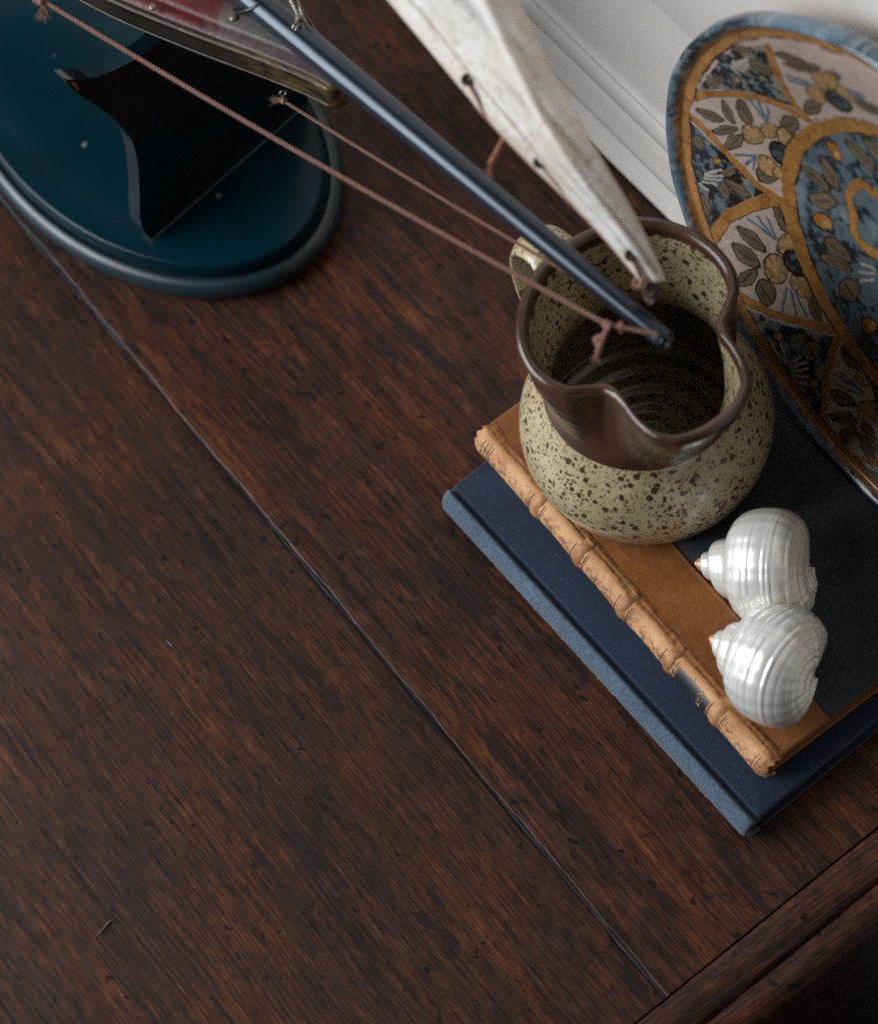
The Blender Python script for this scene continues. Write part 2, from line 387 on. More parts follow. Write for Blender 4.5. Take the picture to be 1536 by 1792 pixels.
# spine leather: tan, rubbed, with tooled dark ornament low on the side and torn suede along the joint
n = N("tan_spine_leather"); w = n.attr("across"); al = n.attr("along")
big = n.noise(scale=70, detail=5, rough=.65); spk = n.noise(scale=420, detail=4, rough=.7); tool = n.noise(scale=620, detail=3, rough=.6, dist=1.5)
c = n.mix(n.ramp(big, (.34, 0.), (.62, 1.)), (.50, .235, .090), (.66, .365, .175))
edge = n.rng(n.math('ADD', w, n.math('MULTIPLY', n.math('SUBTRACT', big, .5), .5)), .30, .60, 1., 0.)      # lower part: scuffed purple-brown tooling
msk = n.math('MULTIPLY', n.ramp(tool, (.56, 0.), (.62, 1.)), n.ramp(n.noise(scale=120, detail=3), (.40, 0.), (.55, 1.)))
msk = n.math('MULTIPLY', msk, n.rng(w, .72, .50, .35, 1.))
c = n.mix(n.math('MULTIPLY', msk, .62), c, (.13, .055, .035))
c = n.mix(n.math('MULTIPLY', edge, n.ramp(spk, (.44, 0.), (.60, .85))), c, (.12, .050, .036))
jt = n.rng(n.math('ADD', w, n.math('MULTIPLY', n.math('SUBTRACT', spk, .5), .22)), .70, .80, 0., 1.)
c = n.mix(jt, c, n.ramp(spk, (.3, (.15, .050, .014)), (.7, (.38, .155, .050))))
m_sleather = n.out(c, .62, n.bump(n.math('ADD', spk, n.math('MULTIPLY', n.noise(scale=1300, detail=2), .5)), .30, .0005), Specular_IOR_Level=.35)
m_band = leather("band_leather", (.50, .235, .090), (.62, .33, .15), .6, (.27, .115, .045), 2)
m_tool = paint("tooled_line", (.035, .018, .014), .5, .3, 600, .1)
m_label = paint("label_leather", (.020, .019, .022), .38, .35, 120, .2)
m_gold = paint("label_gilt", (.52, .38, .20), .4, .2, 500, .05, Metallic=.4)

lb = empty("leather_book", (-.0055, .0275, .0178), math.radians(-1.2))
tag(lb, "thin old book bound in worn tan leather with dark cloth sides, under the jug", "book")
LL, LW, LT = .2020, .1235, .0138
YP = .0375                                                   # where leather gives way to cloth on the side
box("page_block", (.003, .006, .0022), (LL-.003, LW-.003, LT-.0022), paint("brown_page_edges", (.16, .075, .03), .8, .4, 700, .5), lb)
board("cloth_board", .0004, LL-.0004, YP-.001, LW, LT-.0021, LT-.0002, m_cloth2, lb)
board("board", .0004, LL-.0004, .006, LW, 0, .0021, m_panel, lb)
# leather panel over the board beside the joint, with a raised turned edge
nxp, nyp = 160, 40; xs = np.linspace(-.0002, LL+.0002, nxp); ys = np.linspace(.0100, YP, nyp)
X, Y = np.meshgrid(xs, ys, indexing='ij')
Z = LT+.00008+.00012*np.sin(X*60)*np.sin(Y*200)+.00035*np.exp(-((Y-(YP-.0010))/.0006)**2)
Y2 = Y+.00035*np.sin(X*47)*sm(YP-.002, YP, Y)+.0002*np.sin(X*210)*sm(YP-.002, YP, Y)
top = np.stack([X, Y2, Z], -1)
side = top.copy()[:, -1:]; side[:, :, 2] = LT-.0002
P = np.concatenate([top, side], 1)
ends0 = P[:1].copy(); ends0[:, :, 2] = LT-.0020; ends0[:, :, 0] -= .0001; ends1 = P[-1:].copy(); ends1[:, :, 2] = LT-.0020; ends1[:, :, 0] += .0001
P = np.concatenate([ends0, P, ends1], 0)
grid("leather_panel", P, m_panel, lb, flip=False)
# rounded spine
prof = np.array([(.0120, LT+.0002, 0), (.0100, LT+.0003, 0), (.0080, LT+.0006, 0), (.0062, LT+.0008, 0), (.0042, LT+.0001, 0), (.0024, LT-.0014, 0), (.0010, LT-.0034, 0), (.0002, LT*.55, 0), (.0004, LT*.36, 0), (.0014, .0024, 0), (.0030, .0006, 0), (.0070, .0001, 0)])
K = 56; pr = spline(prof, K)[:, :2]
nx = 340; xs = np.linspace(-.0008, LL+.0008, nx); P = np.zeros((nx, K, 3)); across = np.zeros((nx, K)); along = np.zeros((nx, K))
bandx = [.0448, .0756, .1073, .1393, .1705]
cy_, cz_ = .0085, LT*.48
aw = np.clip(1-np.arange(K)/(K-12.), 0, 1)
rag = np.stack([sum(np.interp(np.arange(nx), np.arange(0, nx+st_, st_), rng.normal(0, am*.55, len(np.arange(0, nx+st_, st_)))) for st_, am in ((23, .00030), (6, .00026), (2, .00026))) for _ in range(7)], 1)
rag = np.stack([np.interp(np.linspace(0, 6, K), np.arange(7), r__) for r__ in rag])
for i, x in enumerate(xs):
    e = min(x+.0008, LL+.0008-x); k = 1.0-.20*math.exp(-(e/.0022)**2)+.05*math.exp(-((e-.006)/.004)**2)
    waist = -.0007*sum(math.exp(-((x-b-.0155)/.010)**2) for b in bandx[:-1])-.0004*math.sin(x*37)
    wig = .00008*np.sin(x*190+np.arange(K)*.9)+.00006*np.sin(x*410+np.arange(K)*1.7)
    P[i, :, 0] = x+.0006*np.sin(np.arange(K)*.5)*math.exp(-(e/.004)**2)
    nrm = np.stack([pr[:, 0]-cy_, pr[:, 1]-cz_], 1)
    ragged = sm(.70, .82, aw)*(1-sm(.97, 1., aw))*rag[i]
    P[i, :, 1] = cy_+nrm[:, 0]*k-waist*.7*(nrm[:, 0] < 0)+wig*.25; P[i, :, 2] = cz_+nrm[:, 1]*k+wig*.35+ragged+.00035*sm(.84, .9, aw)*(1-sm(.93, .97, aw))
    across[i] = aw; along[i] = x
spn = grid("spine", P, m_sleather, lb, flip=True); fattr(spn, "across", across); fattr(spn, "along", along)
md = spn.modifiers.new("thick", 'SOLIDIFY'); md.thickness = .0010; md.offset = -1
def spine_at(x, u, off):                                      # point on the spine surface, u = profile index fraction
    j = u*(K-1); i0 = int(np.clip((x+.0008)/(LL+.0016)*(nx-1), 0, nx-2)); j0 = int(min(j, K-2)); f_ = j-j0
    p = P_sp[i0, j0]*(1-f_)+P_sp[i0, j0+1]*f_
    nn = np.array([0, pr[j0, 0]-cy_, pr[j0, 1]-cz_]); nn /= np.linalg.norm(nn)
    return np.array([x, p[1], p[2]])+nn*off
P_sp = P.copy()
us = np.linspace(.10, .93, 26)
for bx_ in bandx:
    xsb = np.linspace(-.0030, .0030, 13); Pb = np.zeros((13, 26, 3))
    for i, dx in enumerate(xsb):
        hgt = .00105*max(0, math.cos(dx/.0030*math.pi/2))**.8-.0002
        for j, u in enumerate(us): Pb[i, j] = spine_at(bx_+dx+.0003*math.sin(j*.9+bx_*300), u, hgt+.0001*math.sin(j*1.7+i))
    b_ = grid("raised_band", Pb, m_band, spn)
    lines = []
    for dx in (-.0040, .0040, .0050):
        lines.append(tube_vf(np.array([spine_at(bx_+dx, u, .00002) for u in np.linspace(.34, .80, 18)]), .00022 if abs(dx) < .0045 else .00013, 5))
    merged("tooled_line", lines, m_tool, spn)
merged("tooled_line", [tube_vf(np.array([spine_at(x, u, .00002) for u in np.linspace(.36, .74, 14)]), .00018, 5) for x in (.006, .008, .010, .0115)], m_tool, spn)
merged("tooled_line", [tube_vf(np.array([spine_at(x, u, .00002) for u in np.linspace(.36, .74, 14)]), .00018, 5) for x in (.196, .1975)], m_tool, spn)
# black label with two gilt letters and rules
xa, xb = .1452, .1652; ul = np.linspace(.40, .74, 16); xl = np.linspace(xa, xb, 30); Pl = np.zeros((30, 16, 3))
for i, x in enumerate(xl):
    for j, u in enumerate(ul): Pl[i, j] = spine_at(x, u+(.012*math.sin(x*1500)+.010*math.sin(x*3100) if j == 15 else 0), .00022)
lab = grid("spine_label", Pl, m_label, lb)
rules = [tube_vf(np.array([spine_at(x, u, .00025) for u in np.linspace(.40, .74, 14)]), .00013, 5) for x in (xa-.0006, xb+.0006)]
rules += [tube_vf(np.array([spine_at(x, .395, .00022) for x in np.linspace(xa, xb, 20)]), .00013, 5)]
def letter(pts, x0, u0, sx, su): return tube_vf(np.array([spine_at(x0+sx*a, u0+su*b, .00030) for a, b in resample(np.array([(p, q, 0) for p, q in pts]), 22)[:, :2]]), .00013, 5)
G = [(.78, .95), (.92, .72), (.95, .45), (.80, .12), (.50, .0), (.20, .12), (.05, .45), (.10, .80), (.30, .98), (.48, .95), (.48, .62)]
Oo = [(.5+.5*math.sin(t), .5-.5*math.cos(t)) for t in np.linspace(0, 2*math.pi, 16)]
merged("lettering", rules+[letter(G, .1588, .425, .0036, .105), letter(Oo, .1594, .560, .0025, .075), letter([(0, 0), (1, 0), (1, .35)], .1594, .665, .0025, .050)], m_gold, lab)

# ================================================================== STONEWARE JUG
def glaze(name, kind):
    n = N(name); band = n.attr("brown"); 
    warp = n.noise(scale=260, detail=3, col=True)
    add = n.new('ShaderNodeVectorMath', operation='MULTIPLY_ADD'); n.put(add.inputs[0], warp); add.inputs[1].default_value = (.0022,)*3; n.put(add.inputs[2], n.obj()); v = add.outputs[0]
    def spots(scale, lo_, hi_):
        vo = n.vor(v, scale); rnd = n.new('ShaderNodeSeparateColor'); n.put(rnd.inputs[0], vo.outputs['Color'])
        rad = n.ramp(rnd.outputs[0], (lo_, 0.), (1., hi_)); return n.rng(n.math('SUBTRACT', rad, vo.outputs['Distance']), -.03, .06)
    s1 = spots(270, .20, .50); s2 = spots(540, .02, .54); s3 = spots(1000, .25, .50)
    cl = n.noise(scale=38, detail=3)
    base = n.mix(n.ramp(cl, (.3, 0.), (.7, 1.)), (.42, .335, .180), (.57, .485, .310))
    run = n.noise(n.map((90, 90, 9)), 1, 4, .65); base = n.mix(n.ramp(run, (.45, 0.), (.68, .35)), base, (.27, .20, .10))
    dk = n.mix(n.noise(scale=500, detail=2), (.030, .013, .006), (.095, .045, .020))
    c = n.mix(n.math('MULTIPLY', s2, n.ramp(cl, (.3, .55), (.6, .95))), base, dk); c = n.mix(n.math('MULTIPLY', s3, .6), c, dk); c = n.mix(n.math('MULTIPLY', s1, .96), c, dk)
    bn = n.noise(scale=170, detail=4, rough=.65); b2 = n.noise(scale=30, detail=5, rough=.7)
    brown = n.mix(n.ramp(b2, (.35, 0.), (.66, 1.)), (.034, .017, .011), (.095, .046, .028))
    brown = n.mix(n.ramp(n.noise(scale=55, detail=6, rough=.75), (.62, 0.), (.80, .30)), brown, (.17, .13, .11))
    amp = n.attr("ragged")
    m_ = n.rng(n.math('ADD', band, n.math('MULTIPLY', n.math('SUBTRACT', bn, .5), amp)), -.00025, .00025)
    c = n.mix(m_, c, brown)
    dp = n.attr("inner_shade"); c = n.mix(n.math('MULTIPLY', dp, .62), c, n.mix(s2, (.085, .056, .028), (.022, .012, .007)))  # shade inside the jug put into the glaze colour, darker with depth
    bt = n.attr("foot"); c = n.mix(n.rng(n.math('ADD', bt, n.math('MULTIPLY', n.math('SUBTRACT', bn, .5), .8)), .55, .8), c, (.10, .045, .018))
    rr = n.mix(m_, (.22,)*3, (.24,)*3)
    return n.out(c, rr, n.bump(n.math('ADD', n.math('MULTIPLY', s1, -.6), n.math('ADD', bn, n.noise(scale=1400, detail=2))), .16, .0005), Specular_IOR_Level=.5, Coat_Weight=.25, Coat_Roughness=.12)
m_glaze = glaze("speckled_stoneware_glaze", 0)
jug = empty("stoneware_jug", (.0512, .0840, .0321)); tag(jug, "squat speckled cream stoneware jug with a dark brown pinched rim", "jug")
# plan of the rim: radius against angle, pinched either side of the spout
RA = np.array([-180, -169, -159, -147, -135, -124, -112, -100, -89, -79, -72, -61, -52, -45, -40, -35, -30, -23, -13, -4, 5, 14, 20, 27, 34, 45, 58, 67, 79, 93, 110, 126, 138, 151, 173, 180.])
RR_ = np.array([.0466, .0470, .0472, .0472, .0476, .0482, .0484, .0478, .0462, .0436, .0390, .0350, .0368, .0415, .0473, .0528, .0578, .0616, .0625, .0618, .0608, .0576, .0530, .0465, .0405, .0373, .0407, .0442, .0462, .0472, .0479, .0484, .0484, .0475, .0466, .0466])
NT = 288; th = np.linspace(-180, 180, NT, endpoint=False)
rim = np.interp(th, RA, RR_, period=360)
for _ in range(3): rim = (np.roll(rim, 1)+2*rim+np.roll(rim, -1))/4
rim = np.maximum(rim-.0004, .0)
H = .1165; neckz = .0615
# outer wall radius against height, and how far the pinched rim plan takes over
oz = np.array([0, .0002, .0012, .0040, .0100, .0170, .0240, .0300, .0370, .0450, .0520, .0575, .0620, .0700, .0800, .0920, .1050, .1165]); orr = np.array([.030, .0440, .0472, .0490, .0512, .0534, .0546, .0548, .0540, .0516, .0478, .0440, .0416, .0402, .0404, .0420, .0445, .0455])
def ro(z): return float(np.interp(z, oz, orr))
def wz_(z): return float(sm(.058, .1140, z))
pf = [(0, 0, 0, -.02, .0003, 0, 1)]
for z in np.r_[oz[:11], np.linspace(.054, H-.0040, 24)]: pf.append((ro(z), z, wz_(z), z-neckz, .0003, 0, 1-min(1, z/.010)))
lr = .0025
for a in np.linspace(-50, 215, 15):                             # rolled lip
    pf.append((('lip', lr*math.cos(math.radians(a)), H-lr+lr*math.sin(math.radians(a))), None, 1, .0045 if a < 130 else .0026, .0008, 0, 0))
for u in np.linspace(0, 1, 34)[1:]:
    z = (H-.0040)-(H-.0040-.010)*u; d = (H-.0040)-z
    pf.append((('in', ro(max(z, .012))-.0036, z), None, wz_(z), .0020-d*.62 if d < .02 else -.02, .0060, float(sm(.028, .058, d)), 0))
for q in np.linspace(1, 0, 46)[1:]:                             # floor with throwing rings
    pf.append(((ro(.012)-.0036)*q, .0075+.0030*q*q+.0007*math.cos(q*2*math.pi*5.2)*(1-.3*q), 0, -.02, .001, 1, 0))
P = np.zeros((len(pf), NT, 3)); at = np.zeros((4, len(pf), NT)); cth, sth = np.cos(np.radians(th)), np.sin(np.radians(th))
spout = np.exp(-((((th+10+180) % 360)-180)/34)**2); pin = np.exp(-((th-46)/14)**2)+np.exp(-((th+60)/14)**2)
zoff = .0028*spout-.0010*pin+.0008*np.sin(np.radians(th)*2+.6)
for i, (r, z, wgt, b, rg, dp, ft) in enumerate(pf):
    if isinstance(r, tuple) and r[0] == 'lip': _, dr, z = r; R = rim-lr+dr; wz = 1.
    else:
        ins = 0.0
        if isinstance(r, tuple): _, r, z = r; ins = .0036
        R = r+(rim-lr*.6-ins-r)*wgt; wz = wgt
    wob = .00018*np.sin(z*900+np.radians(th)*1)*(1-dp)
    P[i, :, 0] = (R+wob)*cth; P[i, :, 1] = (R+wob)*sth; P[i, :, 2] = z+zoff*wz
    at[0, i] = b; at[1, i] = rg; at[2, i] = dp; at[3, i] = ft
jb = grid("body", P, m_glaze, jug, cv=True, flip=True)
for k, nm in enumerate(("brown", "ragged", "inner_shade", "foot")): fattr(jb, nm, at[k])
# strap handle opposite the spout
hp = spline([(-.0425, 0, .1040), (-.0530, .0004, .1075), (-.0640, .0006, .1010), (-.0690, .0006, .0860), (-.0675, .0003, .0680), (-.0610, 0, .0520), (-.0500, 0, .0420)], 40)
ang = math.radians(4); T, A, B = frames(hp); na = 20; a = np.linspace(0, 2*np.pi, na, endpoint=False)
wd = np.interp(np.linspace(0, 1, 40), [0, .15, .5, 1], [.0125, .0105, .0095, .0100])
Ph = hp[:, None]+np.cos(a)[None, :, None]*np.array([0, 1., 0])*wd[:, None, None]+(np.sin(a)*(1-.25*np.cos(a*2)))[None, :, None]*np.cross(T, [0, 1., 0])[:, None]*.0032
c_, s_ = math.cos(ang), math.sin(ang); Ph = Ph@np.array([[c_, s_, 0], [-s_, c_, 0], [0, 0, 1]])
hd = grid("handle", Ph, m_glaze, jug, cv=True)
e_ = np.tile(np.abs(np.cos(a)), (40, 1)); fattr(hd, "brown", -.004+.0*e_+.0075*np.clip(1-np.linspace(0, 1, 40)/.10, 0, 1)[:, None]+0*e_); fattr(hd, "ragged", .003+0*e_); fattr(hd, "inner_shade", 0*e_); fattr(hd, "foot", .35*e_)

# ================================================================== PEARL SHELLS
n = N("mother_of_pearl"); t_ = n.attr("growth"); rid = n.attr("ridge")
f1 = n.noise(scale=55, detail=3); f2 = n.noise(n.map((140, 140, 140)), 1, 3)
c = n.mix(n.ramp(f1, (.3, 0.), (.7, 1.)), (.74, .71, .65), (.83, .805, .765))
c = n.mix(n.ramp(f2, (.45, 0.), (.7, .35)), c, (.70, .74, .74))
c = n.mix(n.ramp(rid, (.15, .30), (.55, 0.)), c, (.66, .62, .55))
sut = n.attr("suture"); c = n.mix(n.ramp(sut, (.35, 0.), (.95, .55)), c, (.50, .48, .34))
c = n.mix(n.rng(t_, -2.55, -2.85), c, (.72, .30, .19))
m_pearl = n.out(c, .30, n.bump(n.noise(n.map((500, 500, 500)), 1, 2), .06, .0004), Specular_IOR_Level=.6, Metallic=.28, Coat_Weight=.3, Coat_Roughness=.14, Subsurface_Weight=.08, Subsurface_Radius=(.004, .003, .0025), Subsurface_Scale=1.0, Thin_Film_Thickness=380.0, Thin_Film_IOR=1.55)

def shell(name, apex, toward, Wr, size, roll, seed, slant, label):
    r_ = np.random.default_rng(seed); turns = 4.4; nt, nph = 560, 190
    t = np.linspace(-turns, 0, nt); s = np.exp(np.interp(t, [-5.0, -.95, -.60, 0], [-(5.0-.95)*math.log(Wr)-.35*math.log(3.3)-.60*math.log(1.12), -.35*math.log(3.3)-.60*math.log(1.12), -.60*math.log(1.12), 0]))
    s = np.convolve(np.pad(np.log(s), 20, 'edge'), np.ones(41)/41, 'valid'); s[:20] = np.interp(t[:20], t[20:60], s[20:60]); s = np.exp(s-s[-1])
    gen = spline(np.array([(6, 21.0, 0), (10.5, 19.6, 0), (16.5, 20.2, 0), (22.0, 24.2, 0), (24.8, 30.5, 0), (25.8, 37.5, 0), (24.8, 45, 0), (21, 51.3, 0), (15, 54.5, 0), (8, 55.5, 0), (.3, 55, 0)]), 400)[:, :2]*np.array([.00104, .00102])*size
    ls = np.r_[0, np.cumsum(np.linalg.norm(np.diff(gen, axis=0), axis=1))]; ls /= ls[-1]; sg = np.linspace(0, 1, nph)
    gr_, ga_ = np.interp(sg, ls, gen[:, 0]), np.interp(sg, ls, gen[:, 1])
    nr_ = np.gradient(ga_); na_ = -np.gradient(gr_); nn_ = np.hypot(nr_, na_)+1e-9; nr_, na_ = nr_/nn_, na_/nn_
    ax = np.array(toward, float)-np.array(apex); ax /= np.linalg.norm(ax)
    side = np.cross([0, 0, 1.], ax); side /= np.linalg.norm(side); up = np.cross(ax, side)
    cs = []; q_ = .10
    while q_ < .95: cs.append(q_); q_ += r_.choice([.030, .045, .06, .08])*r_.uniform(.85, 1.15)
    cs = np.array(cs); hs = r_.uniform(.35, 1.1, len(cs))
    P = np.zeros((nt, nph, 3)); gr = np.zeros((nt, nph)); rd = np.zeros((nt, nph)); su = np.zeros((nt, nph))
    for i in range(nt):
        al_ = 2*np.pi*t[i]+roll; er = math.cos(al_)*side+math.sin(al_)*up
        dr_ = sg+slant*t[i]+.006*math.sin(t[i]*11+seed)                       # cords wander slowly across the whorl
        ph = (dr_-.10) % .85+.10
        idx = np.searchsorted(cs, ph, side='right')-1; lo_ = cs[np.clip(idx, 0, None)]; hi_ = np.where(idx+1 < len(cs), cs[np.clip(idx+1, None, len(cs)-1)], .95)
        fr_ = np.clip((ph-lo_)/(hi_-lo_), 0, 1); hgt = hs[np.clip(idx, 0, None)]
        pr_ = hgt*np.sqrt(np.clip(4*fr_*(1-fr_), 0, 1))
        pr_ = pr_*sm(.12, .34, sg)*(1-sm(.90, .98, sg))*(.55+.45*math.sin(t[i]*5+seed))
        amp = .00105*size; growth = .00010*math.sin(t[i]*150+seed)+.00008*math.sin(t[i]*67)
        dd = amp*pr_+growth*sm(.1, .3, sg)
        P[i] = np.array(apex)+s[i]*((gr_+nr_*dd)[:, None]*er+(ga_+na_*dd)[:, None]*ax)
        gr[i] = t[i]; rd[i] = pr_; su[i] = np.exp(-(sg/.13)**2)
    c1 = np.array(apex)+ax*ga_[-1]*.75
    P = np.concatenate([P, (.25*P[-1:]+.75*c1), (.02*P[-1:]+.98*c1)], 0); F = grid_faces(nt+2, nph); V = P.reshape(-1, 3)
    zmin = V[:, 2].min(); V[:, 2] += SHELF-zmin
    o = obj(name, big_mesh(name, V, F), m_pearl)
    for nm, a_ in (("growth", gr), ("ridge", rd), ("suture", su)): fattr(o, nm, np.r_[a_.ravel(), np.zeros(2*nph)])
    tag(o, label, "shell", "pearly turban shells on the leather book"); return o
SHELF = .0318
shell("pearl_shell", (.1105, .0600, .036), (.1500, .0925, .052), 2.1, .965, math.radians(205), 1, .10, "upper pearly white ribbed shell with an orange tip, right beside the speckled jug")
shell("pearl_shell", (.1405, .0430, .036), (.1830, .0590, .051), 2.1, .97, math.radians(205), 4, .30, "lower pearly white ribbed shell with a pink tip, nearest the corner of the leather book")

